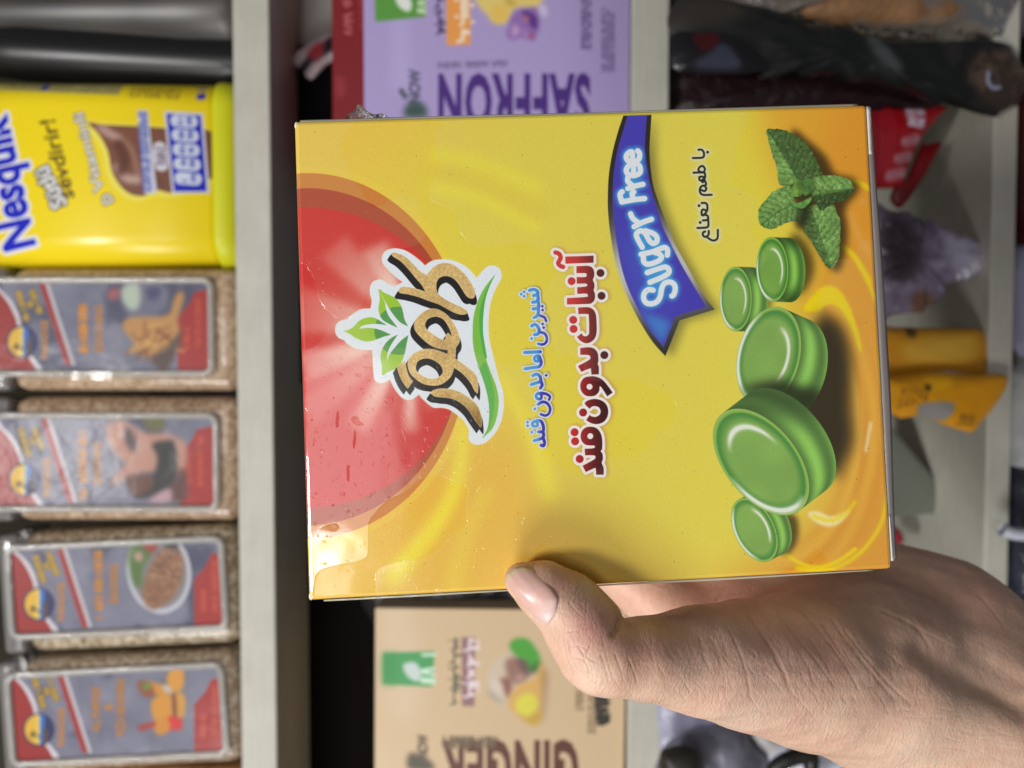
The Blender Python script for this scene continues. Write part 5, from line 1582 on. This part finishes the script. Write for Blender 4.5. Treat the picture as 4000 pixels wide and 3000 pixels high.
def build_carton():
    K = carton_art()
    im = K.image("carton_print")
    W2 = K.im.copy()
    wm = wetout(K)
    K.im[..., :3] = wm[..., None]; K.im[..., 3] = 1
    wi = K.image("film_contact"); wi.colorspace_settings.name = 'Non-Color'
    m = NT("printed carton")
    t = m.img(im)
    m.set(Roughness=.42, Specular_IOR_Level=.35, Coat_Roughness=.09, Coat_IOR=1.5)
    m.l(t.outputs[1], m.b.inputs['Metallic'])
    wt = m.img(wi, None)
    cw = m.n('ShaderNodeMapRange'); cw.inputs[3].default_value = .25; cw.inputs[4].default_value = 1.0
    m.l(wt.outputs[0], cw.inputs[0]); m.l(cw.outputs[0], m.b.inputs['Coat Weight'])
    rr = m.n('ShaderNodeMapRange'); rr.inputs[3].default_value = .42; rr.inputs[4].default_value = .3
    m.l(t.outputs[1], rr.inputs[0]); m.l(rr.outputs[0], m.b.inputs['Roughness'])
    # bumpy film: long waves, pimples, and the step of the contact patches
    n1 = m.noise(70, 2); n2 = m.noise(900, 2); n3 = m.noise(260, 3)
    b1 = m.bump(n1, .0002, 1.0, to=False)
    b2 = m.bump(m.ramp(n2, [(.64, 0.0), (.78, 1.0)]), .00003, 1.0, to=False)
    m.l(b1.outputs[0], b2.inputs['Normal'])
    b3 = m.bump(wt.outputs[0], .00006, 1.0, to=False)
    m.l(b2.outputs[0], b3.inputs['Normal'])
    m.l(b3.outputs[0], m.b.inputs['Coat Normal'])
    fb = m.bump(m.noise(5000, 2), .00006, .8, to=False)
    m.l(fb.outputs[0], m.b.inputs['Normal'])
    base = Vector(C_O + C_A + C_B * .5 - C_N * C_T * .5)
    root = thing("sweets_carton", base, "yellow shrink wrapped carton of sugar free mint sweets gripped in the hand", "carton")
    bm = rbox(C_O, C_A, C_B, -C_N * C_T, .0009, 3)
    bo = from_bm("box_body", bm, m.m, root, smooth=False, uv=K.uv)
    bo.data.materials.append(simple("pale carton side", (.66, .56, .33), .4, .4, coat=.5))
    for p in bo.data.polygons:
        if abs(np.array(p.normal) @ C_N) < .3: p.material_index = 1
    # film: seam fin along the foot, loose edges along the side, a twisted scrap at the top corner
    fm = film("shrink film", haze=.55, milky=(.82, .76, .56), rough=.12)
    fin = film("grey film fin", haze=.75, milky=(.34, .30, .29), rough=.22, bump=(120, .0002))
    nA, nB = C_A / np.linalg.norm(C_A), C_B / np.linalg.norm(C_B)

    def strip(name, P0, dirv, length, widthf, wdir, back, mat, n=80, th=.0002):
        V, F = [], []
        for i in range(n + 1):
            s = i / n
            wv = widthf(s)
            b = P0 + dirv * (length * s)
            rows = []
            for j in range(4):
                q = j / 3
                p = b + wdir * (wv * q) + back * (q * q * wv * .5) + C_N * (.00006 * math.sin(s * 17 + j) * q)
                rows.append(p)
            V += rows
        for i in range(n):
            for j in range(3):
                a = i * 4 + j
                F.append((a, a + 1, a + 5, a + 4))
        o = mesh_obj(name, V, F, mat, root, smooth=True)
        so = o.modifiers.new("thickness", 'SOLIDIFY'); so.thickness = th; so.offset = 0
        return o
    end = C_O + C_A
    strip("film_fin", end + nB * .0002 - C_N * .0006, nB, .0955, lambda s: .0011 + .0011 * min(1, s * 2.2) * (1 - .75 * sstep(s, .6, 1.0)), nA, -C_N * .6, fin)
    strip("film_fin", end + nB * .0005 - C_N * .0004, nB, .010, lambda s: .0012 * (1 - .3 * s), nA, -C_N, simple("white board", (.72, .69, .62), .6), 12)
    strip("film_fin", end + nB * .0865 - C_N * .0004, nB, .0095, lambda s: .0003 + .0004 * s, nA, -C_N, simple("white board edge", (.72, .70, .66), .6), 12)
    strip("film_edge", C_O - C_N * .0012 + nA * .001, nA, .1175, lambda s: .00055 + .0001 * math.sin(s * 9), -nB, -C_N * .8, fm)
    strip("film_edge", C_O + C_B - C_N * .0003 + nA * .003, nA, .113, lambda s: .0003 + .0001 * math.sin(s * 11), nB, -C_N * .6, fm)
    # scrap: a little crumpled peak of film
    V, F = [], []
    nn = 22
    P0 = C_O + nA * .0075 - nB * .0006 - C_N * .006
    for i in range(nn + 1):
        s = i / nn
        h = .0050 * max(0, 1 - abs(s - .30) / (.30 if s < .3 else .70)) ** 1.1
        for j in range(6):
            q = j / 5
            V.append(P0 + nA * (.0150 * s + .0006 * math.sin(7 * q + 9 * s)) - nB * (h * q) + C_N * (.0012 * math.sin(23 * s + 5 * q) * q))
    for i in range(nn):
        for j in range(5):
            a = i * 6 + j
            F.append((a, a + 1, a + 7, a + 6))
    o = mesh_obj("film_scrap", V, F, film("film scrap", haze=.35, milky=(.55, .5, .45), rough=.15, bump=(500, .0012)), root, smooth=False)
    # worn white board showing at two corners
    for c, a, b in ((C_O, nA, nB), (C_O + C_B, nA, -nB)):
        bm = bmesh.new()
        bmesh.ops.create_uvsphere(bm, u_segments=10, v_segments=8, radius=.0006)
        for v in bm.verts:
            v.co = Vector(c + a * (.0004) + b * (.0008) - C_N * .0008 + v.co.x * a * .8 + v.co.y * b * 1.5 + v.co.z * C_N)
        from_bm("worn_corner", bm, simple("bare board", (.75, .73, .70), .8), root, smooth=True)
    return root


carton = build_carton()
# ------------------------------------------------------------------ the hand that grips the carton
DP = 1.8083                                   # photo px per display px used while reading joints


def hp(u, v, d):
    p = pt(u * DP, v * DP, d / 1000.0)
    return np.array(p) * 1000.0               # millimetres


def smin(a, b, k):
    h = np.clip(.5 + .5 * (b - a) / k, 0, 1)
    return b + (a - b) * h - k * h * (1 - h)


def surface_nets(F, org, h):
    nx, ny, nz = F.shape
    c = [F[i:nx - 1 + i, j:ny - 1 + j, k:nz - 1 + k] for i in (0, 1) for j in (0, 1) for k in (0, 1)]
    neg = np.zeros(c[0].shape, np.int8)
    for q in c: neg += (q < 0)
    act = (neg > 0) & (neg < 8)
    I = np.argwhere(act)
    vals = np.stack([q[act] for q in c], 1)
    off = np.array([(i, j, k) for i in (0, 1) for j in (0, 1) for k in (0, 1)], float)
    S = np.zeros((len(I), 3)); n = np.zeros(len(I))
    for a in range(8):
        for b in range(a + 1, 8):
            if np.abs(off[a] - off[b]).sum() != 1: continue
            va, vb = vals[:, a], vals[:, b]
            m = (va < 0) != (vb < 0)
            t = np.where(m, va / np.where(m, va - vb, 1), 0)
            S += np.where(m[:, None], off[a] + (off[b] - off[a]) * t[:, None], 0)
            n += m
    P = (I + S / n[:, None]) * h + org
    idx = -np.ones(act.shape, np.int64)
    idx[act] = np.arange(len(I))
    faces = []
    for ax in range(3):
        sl0 = [slice(1, -1)] * 3; sl1 = [slice(1, -1)] * 3
        sl0[ax] = slice(0, -1); sl1[ax] = slice(1, None)
        A_, B_ = F[tuple(sl0)], F[tuple(sl1)]
        cr_ = np.argwhere((A_ < 0) != (B_ < 0))
        fl = A_[tuple(cr_.T)] < 0
        base = cr_.copy()
        o1, o2 = [x for x in range(3) if x != ax]
        base[:, o1] += 1; base[:, o2] += 1
        q = []
        for d1, d2 in ((0, 0), (1, 0), (1, 1), (0, 1)):
            w_ = base.copy(); w_[:, o1] -= d1; w_[:, o2] -= d2
            q.append(idx[tuple(w_.T)])
        q = np.stack(q, 1)
        if ax == 1: fl = ~fl
        q[~fl] = q[~fl][:, ::-1]
        faces.append(q)
    Fc = np.concatenate(faces)
    return P, Fc[(Fc >= 0).all(1)]


def hand_field():
    h = .72
    lo = np.array([-142., 132., -196.]); hi = np.array([36., 262., 24.])
    N3 = ((hi - lo) / h).astype(int)
    ax = [lo[i] + np.arange(N3[i]) * h for i in range(3)]
    Fd = np.full(N3, 60.0, np.float32)

    def cap(p0, p1, r0, r1, k, flat=None):
        nonlocal Fd
        pmin = np.minimum(p0 - r0, p1 - r1) - k - 3; pmax = np.maximum(p0 + r0, p1 + r1) + k + 3
        s = tuple(slice(max(0, int((pmin[i] - lo[i]) / h)), max(0, min(N3[i], int((pmax[i] - lo[i]) / h) + 2))) for i in range(3))
        if any(q.stop <= q.start for q in s): return
        X = ax[0][s[0]][:, None, None] - p0[0]; Y = ax[1][s[1]][None, :, None] - p0[1]; Z = ax[2][s[2]][None, None, :] - p0[2]
        d = p1 - p0
        L = max(1e-6, d @ d)
        t = np.clip((X * d[0] + Y * d[1] + Z * d[2]) / L, 0, 1)
        qx, qy, qz = X - t * d[0], Y - t * d[1], Z - t * d[2]
        if flat is not None:
            nrm, f = flat
            dn = qx * nrm[0] + qy * nrm[1] + qz * nrm[2]
            g = f - 1
            dist = np.sqrt(np.maximum(0, qx * qx + qy * qy + qz * qz + (f * f - 1) * dn * dn))
        else:
            dist = np.sqrt(qx * qx + qy * qy + qz * qz)
        dd = (dist - (r0 + (r1 - r0) * t)).astype(np.float32)
        Fd[s] = smin(Fd[s], dd, k)

    def chain(pts, k, flat=None):
        for (p0, r0), (p1, r1) in zip(pts, pts[1:]): cap(p0, p1, r0, r1, k, flat)

    # palm and heel
    wr = (hp(2075, 1545, 205), 24.0)
    chain([wr, (hp(2330, 1668, 208), 26.0), (hp(2620, 1810, 214), 29)], 8)
    cap(hp(2140, 1620, 196), hp(2560, 1850, 198), 17, 22, 10)
    chain([(hp(2120, 1440, 214), 20.5), (hp(2035, 1375, 216), 19.5), (hp(1900, 1322, 218), 17.5), (hp(1740, 1290, 221), 14)], 10)
    chain([wr, (hp(1830, 1400, 214), 17), (hp(1600, 1365, 213), 12.5), (hp(1490, 1352, 211), 10.5)], 10)
    cap(hp(1800, 1330, 222), hp(1600, 1330, 220), 13, 11, 8)
    # fingers behind the carton
    for pts in ([(hp(1480, 1345, 212), 10), (hp(1300, 1180, 217), 8.6), (hp(1190, 1075, 208), 7.6), (hp(1110, 1000, 198.5), 6.6)],
                [(hp(1560, 1300, 219), 10), (hp(1400, 1060, 224), 8.8), (hp(1270, 950, 211), 7.8), (hp(1180, 870, 198.5), 6.8)],
                [(hp(1640, 1270, 222), 10), (hp(1530, 1030, 224), 8.4), (hp(1420, 900, 211), 7.4), (hp(1345, 810, 198.3), 6.5)],
                [(hp(1740, 1260, 222), 9), (hp(1670, 1080, 221), 7.4), (hp(1600, 980, 210), 6.5), (hp(1550, 900, 197.6), 5.8)]):
        chain(pts, 5)
    # thumb ball, metacarpal, proximal joint
    chain([(hp(1430, 1424, 158), 8.0), (hp(1520, 1427, 165), 9.4), (hp(1620, 1438, 174), 12.3), (hp(1740, 1452, 183), 15.0), (hp(1890, 1492, 192), 17.5), (hp(2040, 1560, 199), 20)], 9)
    chain([(hp(1700, 1420, 190), 13.5), (hp(1850, 1420, 199), 18), (hp(1980, 1450, 206), 20)], 9)
    chain([(hp(1310, 1416, 149.8), 6.4), (hp(1380, 1422, 154), 7.3), (hp(1460, 1425, 160), 8.4)], 3)
    chain([(hp(1262, 1424, 149.4), 4.0), (hp(1284, 1432, 149.4), 4.6), (hp(1310, 1432, 150), 5.4)], 4)
    # distal joint of the thumb, pad pressed to the print; kept apart until the end so the fold at the joint stays
    palm, Fd = Fd, np.full(N3, 60.0, np.float32)
    chain([(hp(1128, 1254, 151.2), 3.6), (hp(1170, 1279, 150.6), 4.9), (hp(1215, 1312, 150.2), 5.7), (hp(1250, 1350, 150), 6.3), (hp(1277, 1398, 149.8), 6.6)], 1.6)
    chain([(hp(1180, 1262, 152.4), 4.2), (hp(1235, 1300, 152.6), 4.8), (hp(1292, 1342, 152.6), 4.9)], 3)
    cap(hp(1232, 1372, 149.8), hp(1252, 1412, 149.4), 4.4, 4.2, 2.5)
    Fd = smin(palm, Fd, 1.1)
    return Fd, lo, h


def near_poly(q, line):
    best = np.full(len(q), 1e9)
    L = np.array(line, float)
    for a, b in zip(L, L[1:]):
        d = b - a
        t = np.clip(((q - a) @ d) / (d @ d), 0, 1)
        best = np.minimum(best, np.linalg.norm(q - a - t[:, None] * d, axis=1))
    return best


class Sheet(Print):
    """a drawing sheet laid over a rectangle of the photograph, used to unwrap the visible side of the hand"""
    def __init__(self, u0, v0, u1, v1, k):
        self.o = np.array([u0, v0], float); self.k = k
        self.W, self.H = int((u1 - u0) * k), int((v1 - v0) * k)
        self.im = np.ones((self.H, self.W, 4), np.float32)

    def inv(self, p): return (np.asarray(p, float) - self.o) * self.k

    def uv(self, p):
        s = self.inv(proj(np.array(p, float)))
        return s[0] / self.W, 1 - s[1] / self.H


def build_hand():
    Fd, lo, h = hand_field()
    V, F = surface_nets(Fd, lo, h)
    lab = np.arange(len(V))
    while True:
        mn = lab[F].min(1)
        new = lab.copy()
        for k in range(4): np.minimum.at(new, F[:, k], mn)
        new = new[new]
        if (new == lab).all(): break
        lab = new
    big = np.bincount(lab).argmax()
    keep = lab == big
    remap = np.cumsum(keep) - 1
    F = remap[F[keep[F[:, 0]]]]; V = V[keep]
    # keep faces consistently outward and relax once
    tri = V[F]
    def relax(V, n, lam):
        E = np.concatenate([F[:, [0, 1]], F[:, [1, 2]], F[:, [2, 3]], F[:, [3, 0]]])
        for _ in range(n):
            S = np.zeros_like(V); c = np.zeros(len(V))
            for k in range(3):
                S[:, k] = np.bincount(E[:, 0], V[E[:, 1], k], len(V)) + np.bincount(E[:, 1], V[E[:, 0], k], len(V))
            c = np.bincount(E[:, 0], minlength=len(V)) + np.bincount(E[:, 1], minlength=len(V))
            V = V + lam * (S / c[:, None] - V)
        return V
    V = relax(V, 3, .5)
    fn = np.cross(V[F[:, 2]] - V[F[:, 0]], V[F[:, 3]] - V[F[:, 1]])
    N_ = np.zeros_like(V)
    for k in range(4):
        for c in range(3): N_[:, c] += np.bincount(F[:, k], fn[:, c], len(V))
    N_ /= np.maximum(1e-9, np.linalg.norm(N_, axis=1))[:, None]
    # outward = uphill in the field
    i = np.clip(((V + N_ * 1.5 - lo) / h).round().astype(int), 0, np.array(Fd.shape) - 1)
    j = np.clip(((V - N_ * 1.5 - lo) / h).round().astype(int), 0, np.array(Fd.shape) - 1)
    if (Fd[tuple(i.T)] < Fd[tuple(j.T)]).mean() > .5:
        N_ = -N_; F = F[:, ::-1]
    # photo pixel that looks at each vertex: creases were traced there
    q = proj(V)
    front = (N_[:, 1] < .35) & (V[:, 1] < 235)
    R8 = crop(2300, 2000, 1.301); RT = crop(1900, 2160, 2.765); R33 = crop(3300, 2000, 1.659)
    disp = np.zeros(len(V))
    for line, dep, wd in ((R33([(520, 880), (660, 1000), (830, 1085), (1000, 1150), (1180, 1270)]), 2.4, 62), (R33([(820, 900), (960, 980), (1161, 1100)]), 1.0, 40), (RT([(1445, 715), (1425, 800), (1375, 870)]), .8, 11)):
        disp -= dep * np.exp(-(near_poly(q, line) / wd) ** 2)
    # skin relief: creases and fine wrinkles drawn on a sheet unwrapped over the visible side
    K = Sheet(1900, 2140, 4040, 3040, .8)
    hgt = np.full((K.H, K.W), .62, np.float32)
    g_ = random.Random(3)

    def groove(line, depth, r):
        m = K.blur(K.stroke(line, r * .55, r * .25), r * .7)
        return depth * m
    for line, dep, r in ((R8([(690, 560), (740, 650), (790, 780), (825, 960)]), .55, 6), (R8([(800, 510), (890, 640), (970, 780), (1040, 940)]), .65, 7), (R8([(860, 600), (960, 740), (1010, 860)]), .4, 5),
                         (R8([(960, 520), (1060, 640), (1160, 760), (1250, 890)]), .5, 6), (R8([(1080, 500), (1200, 640), (1290, 760), (1370, 900)]), .5, 6), (R8([(1230, 540), (1330, 680), (1450, 830), (1560, 960)]), .6, 7),
                         (R8([(1290, 590), (1400, 730), (1520, 870), (1640, 980)]), .5, 6), (R8([(1180, 560), (1260, 680), (1330, 790)]), .4, 5), (R8([(620, 640), (670, 760), (700, 900)]), .35, 5), (R8([(560, 640), (600, 780)]), .3, 5),
                         (R8([(1480, 500), (1600, 550), (1690, 620), (1740, 720), (1745, 860), (1730, 930)]), .6, 7), (R8([(1650, 580), (1760, 640), (1880, 700)]), .3, 6), (R8([(1980, 420), (2060, 510), (2120, 600)]), .4, 6),
                         (R8([(1400, 600), (1500, 700), (1600, 790)]), .45, 6), (R8([(1120, 640), (1200, 760), (1260, 880)]), .4, 5), (R8([(1000, 620), (1100, 760), (1150, 880)]), .4, 5),
                         (R8([(1300, 1180), (1450, 1165), (1540, 1190), (1640, 1260)]), .5, 7), (R8([(200, 250), (330, 360), (420, 380)]), .4, 6), (R8([(480, 540), (640, 440), (800, 400)]), .5, 7), (R8([(700, 370), (640, 460)]), .4, 6),
                         (RT([(1445, 715), (1425, 800), (1375, 870), (1330, 905)]), .9, 7), (RT([(1000, 365), (965, 440)]), .5, 4), (RT([(1090, 480), (1080, 640)]), .3, 4), (RT([(1220, 470), (1190, 620)]), .3, 4),
                         (RT([(890, 960), (910, 1100), (960, 1220), (1000, 1260)]), .55, 4), (RT([(1000, 1020), (1060, 1120), (1040, 1260)]), .5, 4), (RT([(1130, 1000), (1080, 1110), (1180, 1180)]), .45, 4), (RT([(960, 1130), (1060, 1160), (1120, 1300)]), .45, 4),
                         (RT([(820, 880), (840, 1000), (870, 1150), (940, 1290)]), .45, 4), (RT([(1240, 1100), (1290, 1250), (1330, 1400)]), .4, 4), (RT([(1390, 1090), (1450, 1250), (1490, 1400)]), .35, 4), (RT([(1530, 1130), (1600, 1300), (1640, 1440)]), .35, 4),
                         (RT([(780, 880), (850, 850), (960, 840), (1060, 800)]), .35, 4), (RT([(900, 540), (960, 620), (1060, 700)]), .3, 4), (RT([(740, 740), (735, 820), (780, 900)]), .35, 4), (RT([(930, 1010), (1000, 1000), (1090, 1040)]), .4, 4), (RT([(1040, 1150), (1000, 1240), (1080, 1330)]), .4, 4), (RT([(1180, 1220), (1100, 1320), (1160, 1390)]), .35, 4)):
        hgt -= groove(line, dep, r)
    # many short fine lines running across the thumb and wrist
    acc = [K.zeros() for _ in range(4)]
    for i_ in range(620):
        u0, v0 = g_.uniform(2180, 3960), g_.uniform(2330, 2990)
        a_ = math.radians(g_.gauss(64, 13)); ln = g_.uniform(26, 120)
        if u0 > 2800 and v0 > 2760: a_ = math.radians(g_.gauss(12, 12))
        p1 = (u0 + ln * math.cos(a_), v0 + ln * math.sin(a_)); pm = ((u0 + p1[0]) / 2 + g_.gauss(0, 5), (v0 + p1[1]) / 2 + g_.gauss(0, 5))
        K.stroke([(u0, v0), pm, p1], 1.8, .8, smooth=3, into=acc[i_ % 4])
    for i_, m_ in enumerate(acc): hgt -= (.06, .11, .16, .22)[i_] * K.blur(m_, 2.2)

    def streak(cell, k, shear):
        n_ = vnoise(K.H // k + 2, K.W * 2, cell, int(shear * 100) + 7, 2)
        n_ = np.repeat(n_, k, 0)[:K.H]
        o_ = np.empty((K.H, K.W), np.float32)
        for y in range(K.H):
            s_ = int((y * shear) % K.W); o_[y] = n_[y, s_:s_ + K.W]
        return o_
    hgt += .30 * (streak(3.2, 3, .0) * .4 + streak(4.0, 4, .45) * .6 - .5) + .16 * (streak(3.0, 3, .9) - .5)
    K.im[..., :3] = np.clip(hgt, 0, 1)[..., None]
    relief = K.image("skin_relief"); relief.colorspace_settings.name = 'Non-Color'
    lump = np.zeros(len(V))
    gq = random.Random(12)
    for f_, a_ in ((.055, .30), (.09, .22), (.17, .12), (.33, .06), (.6, .035), (.95, .025)):
        for _ in range(4):
            dv = np.array([gq.gauss(0, 1) for _ in range(3)]); dv[2] *= .5; dv /= np.linalg.norm(dv)
            lump += a_ * .5 * np.sin(V @ dv * f_ * 2 * math.pi + gq.uniform(0, 6))
    thumb = sstep(q[:, 0], 2500, 2750)
    disp = disp + lump * (.2 + .28 * thumb)
    V2 = V + N_ * (disp * front)[:, None]
    root = thing("hand", hp(2075, 1545, 205) / 1000.0, "left hand with a pale manicured thumbnail gripping the yellow carton", "hand")
    # skin colour: ruddy knuckle folds, paler thumb side
    col = np.ones((len(V), 4), np.float32)
    base = np.array(lin(225, 189, 165)); ruddy = np.array(lin(212, 150, 142)); pale = np.array(lin(236, 208, 186)); brown = np.array(lin(206, 164, 138))
    C = np.tile(base, (len(V), 1))
    def blob(u, v, r, c, a):
        nonlocal C
        g = (np.exp(-(((q[:, 0] / DP - u) ** 2 + (q[:, 1] / DP - v) ** 2) / r ** 2)) * a)[:, None]
        C = C * (1 - g) + c * g
    blob(1285, 1355, 55, ruddy, .75); blob(1215, 1250, 38, ruddy, .6); blob(1150, 1216, 24, ruddy, .5); blob(1370, 1390, 40, ruddy, .4); blob(1450, 1370, 60, ruddy, .35); blob(1270, 1460, 45, pale, .5)
    blob(1600, 1500, 160, pale, .6); blob(1700, 1400, 110, ruddy, .22); blob(1850, 1450, 90, ruddy, .25); blob(2080, 1300, 140, ruddy, .3); blob(1950, 1240, 120, brown, .5); blob(2000, 1600, 160, pale, .4); blob(1560, 1300, 160, ruddy, .3)
    col[:, :3] = C
    o = mesh_obj("hand_skin", V2 / 1000.0, F, None, root, True, uv=lambda p: K.uv(p))
    a = o.data.color_attributes.new("tint", 'FLOAT_COLOR', 'POINT')
    a.data.foreach_set("color", col.ravel())
    m = NT("skin")
    vc = m.n('ShaderNodeVertexColor'); vc.layer_name = "tint"
    mo = m.noise(220, 5, .6); mo2 = m.noise(55, 3)
    k1 = m.n('ShaderNodeMix'); k1.data_type = 'RGBA'; k1.blend_type = 'MULTIPLY'; k1.inputs[0].default_value = 1.0
    m.l(vc.outputs[0], k1.inputs[6]); m.l(m.ramp(mo, [(.3, (.88, .85, .84)), (.7, (1.06, 1.05, 1.04))]), k1.inputs[7])
    k2 = m.n('ShaderNodeMix'); k2.data_type = 'RGBA'; k2.blend_type = 'MULTIPLY'; k2.inputs[0].default_value = 1.0
    m.l(k1.outputs[2], k2.inputs[6]); m.l(m.ramp(mo2, [(.3, (1.03, .94, .93)), (.7, (.98, 1.02, 1.01))]), k2.inputs[7])
    m.l(k2.outputs[2], m.b.inputs['Base Color'])
    m.set(Roughness=.42, Specular_IOR_Level=.45, Subsurface_Weight=.14, Subsurface_Scale=.0025)
    m.b.inputs['Subsurface Radius'].default_value = (1.0, .35, .2)
    ti = m.img(relief, None)
    b2 = m.bump(ti.outputs[0], .00050, .8, to=False)
    b3 = m.bump(m.noise(900, 3, .6, (1, 1, 1.6)), .00008, .6, to=False)
    m.l(b2.outputs[0], b3.inputs['Normal'])
    m.l(b3.outputs[0], m.b.inputs['Normal'])
    # creases redder and darker: their shade is put into the skin colour
    k3 = m.n('ShaderNodeMix'); k3.data_type = 'RGBA'; k3.blend_type = 'MULTIPLY'; k3.inputs[0].default_value = .5
    m.l(k2.outputs[2], k3.inputs[6]); m.l(m.ramp(ti.outputs[0], [(.1, (.74, .60, .55)), (.55, (1, 1, 1))]), k3.inputs[7])
    m.l(k3.outputs[2], m.b.inputs['Base Color'])
    o.data.materials.append(m.m)
    # thumbnail: a curved plate fitted to the back of the thumb tip
    bvh = BVHTree.FromPolygons([tuple(v) for v in V], [tuple(int(i) for i in f) for f in F])
    left = np.array(RT([(212, 330), (290, 450), (400, 575), (520, 690), (640, 800)]))       # lower side
    rightl = np.array(RT([(500, 175), (620, 290), (715, 395), (775, 490), (770, 590)]))     # upper side
    def along(P, t):
        s = t * (len(P) - 1); i0 = min(int(s), len(P) - 2); return P[i0] + (P[i0 + 1] - P[i0]) * (s - i0)
    tipc = np.array(RT([(205, 300), (225, 225), (300, 165), (400, 150), (500, 175)]))
    basec = np.array(RT([(640, 800), (665, 775), (715, 710), (757, 650), (770, 590)]))
    nu, nv = 28, 16
    G = np.zeros((nu + 1, nv + 1, 2))
    for a_ in range(nu + 1):
        for b_ in range(nv + 1):
            t, s = a_ / nu, b_ / nv
            Lp, Rp = along(left, t), along(rightl, t)
            Tp, Bp = along(tipc, s), along(basec, s)
            G[a_, b_] = (1 - s) * Lp + s * Rp + (1 - t) * Tp + t * Bp - ((1 - s) * (1 - t) * left[0] + s * (1 - t) * rightl[0] + (1 - s) * t * left[-1] + s * t * rightl[-1])
    D_ = np.full((nu + 1, nv + 1), np.nan)
    for a_ in range(nu + 1):
        for b_ in range(nv + 1):
            r = rays(G[a_, b_])
            hit = bvh.ray_cast(Vector((0, 0, 0)), Vector(r).normalized())
            if hit[0] is not None and hit[0][1] < 165: D_[a_, b_] = hit[0][1]
    tt, ss = np.meshgrid(np.linspace(-1, 1, nu + 1), np.linspace(-1, 1, nv + 1), indexing='ij')
    basis = lambda t, s: np.stack([np.ones_like(t), t, s, t * t, t * s, s * s, t * s * s], -1)
    ok = np.isfinite(D_) & (np.abs(ss) < .86)
    cf = np.linalg.lstsq(basis(tt[ok], ss[ok]), D_[ok], rcond=None)[0]
    Dn = basis(tt, ss) @ cf - .42
    cx = np.clip(np.abs(ss) - .8, 0, 1) / .2
    Dn = Dn + .30 * np.clip((tt + 1 - 1.62) / .38, 0, 1) ** 2 + .22 * cx ** 2 * (tt > -.8)
    Pn = rays(G) * Dn[..., None]
    nvv = (nu + 1) * (nv + 1)
    back = rays(G) * (Dn + .5)[..., None]
    VV = np.concatenate([Pn.reshape(-1, 3), back.reshape(-1, 3)]) / 1000
    FF = []
    for a_ in range(nu):
        for b_ in range(nv):
            i0 = a_ * (nv + 1) + b_
            f = (i0, i0 + 1, i0 + nv + 2, i0 + nv + 1)
            FF.append(f); FF.append(tuple(nvv + x for x in f[::-1]))
    rim = [b_ for b_ in range(nv)] + [a_ * (nv + 1) + nv for a_ in range(nu)] + [nu * (nv + 1) + b_ for b_ in range(nv, 0, -1)] + [a_ * (nv + 1) for a_ in range(nu, 0, -1)]
    for i0, i1 in zip(rim, rim[1:] + rim[:1]): FF.append((i1, i0, nvv + i0, nvv + i1))
    no = mesh_obj("thumbnail", VV, FF, None, root, True)
    t01 = (tt + 1) / 2; s01 = (ss + 1) / 2
    fe = (1 - sstep(t01 + .10 * (ss * ss) * 0, .055, .085))[..., None]
    lun = sstep(t01, .62, .86)[..., None]
    cc = np.array(lin(222, 176, 164)) * (1 - lun) + np.array(lin(226, 190, 182)) * lun
    cc = cc * (1 - fe) + np.array(lin(206, 186, 150)) * fe
    ccf = np.concatenate([cc.reshape(-1, 3)] * 2)
    a2 = no.data.color_attributes.new("tint", 'FLOAT_COLOR', 'POINT')
    a2.data.foreach_set("color", np.concatenate([ccf, np.ones((len(ccf), 1))], 1).astype(np.float32).ravel())
    nm = NT("fingernail")
    vc = nm.n('ShaderNodeVertexColor'); vc.layer_name = "tint"
    nm.l(vc.outputs[0], nm.b.inputs['Base Color'])
    nm.set(Roughness=.38, Specular_IOR_Level=.5, Coat_Weight=.15, Coat_Roughness=.12, Subsurface_Weight=.15, Subsurface_Scale=.002)
    nm.bump(nm.noise(300, 3, .5, (1, 1, 1)), .00012)
    no.data.materials.append(nm.m)
    return root


build_hand()
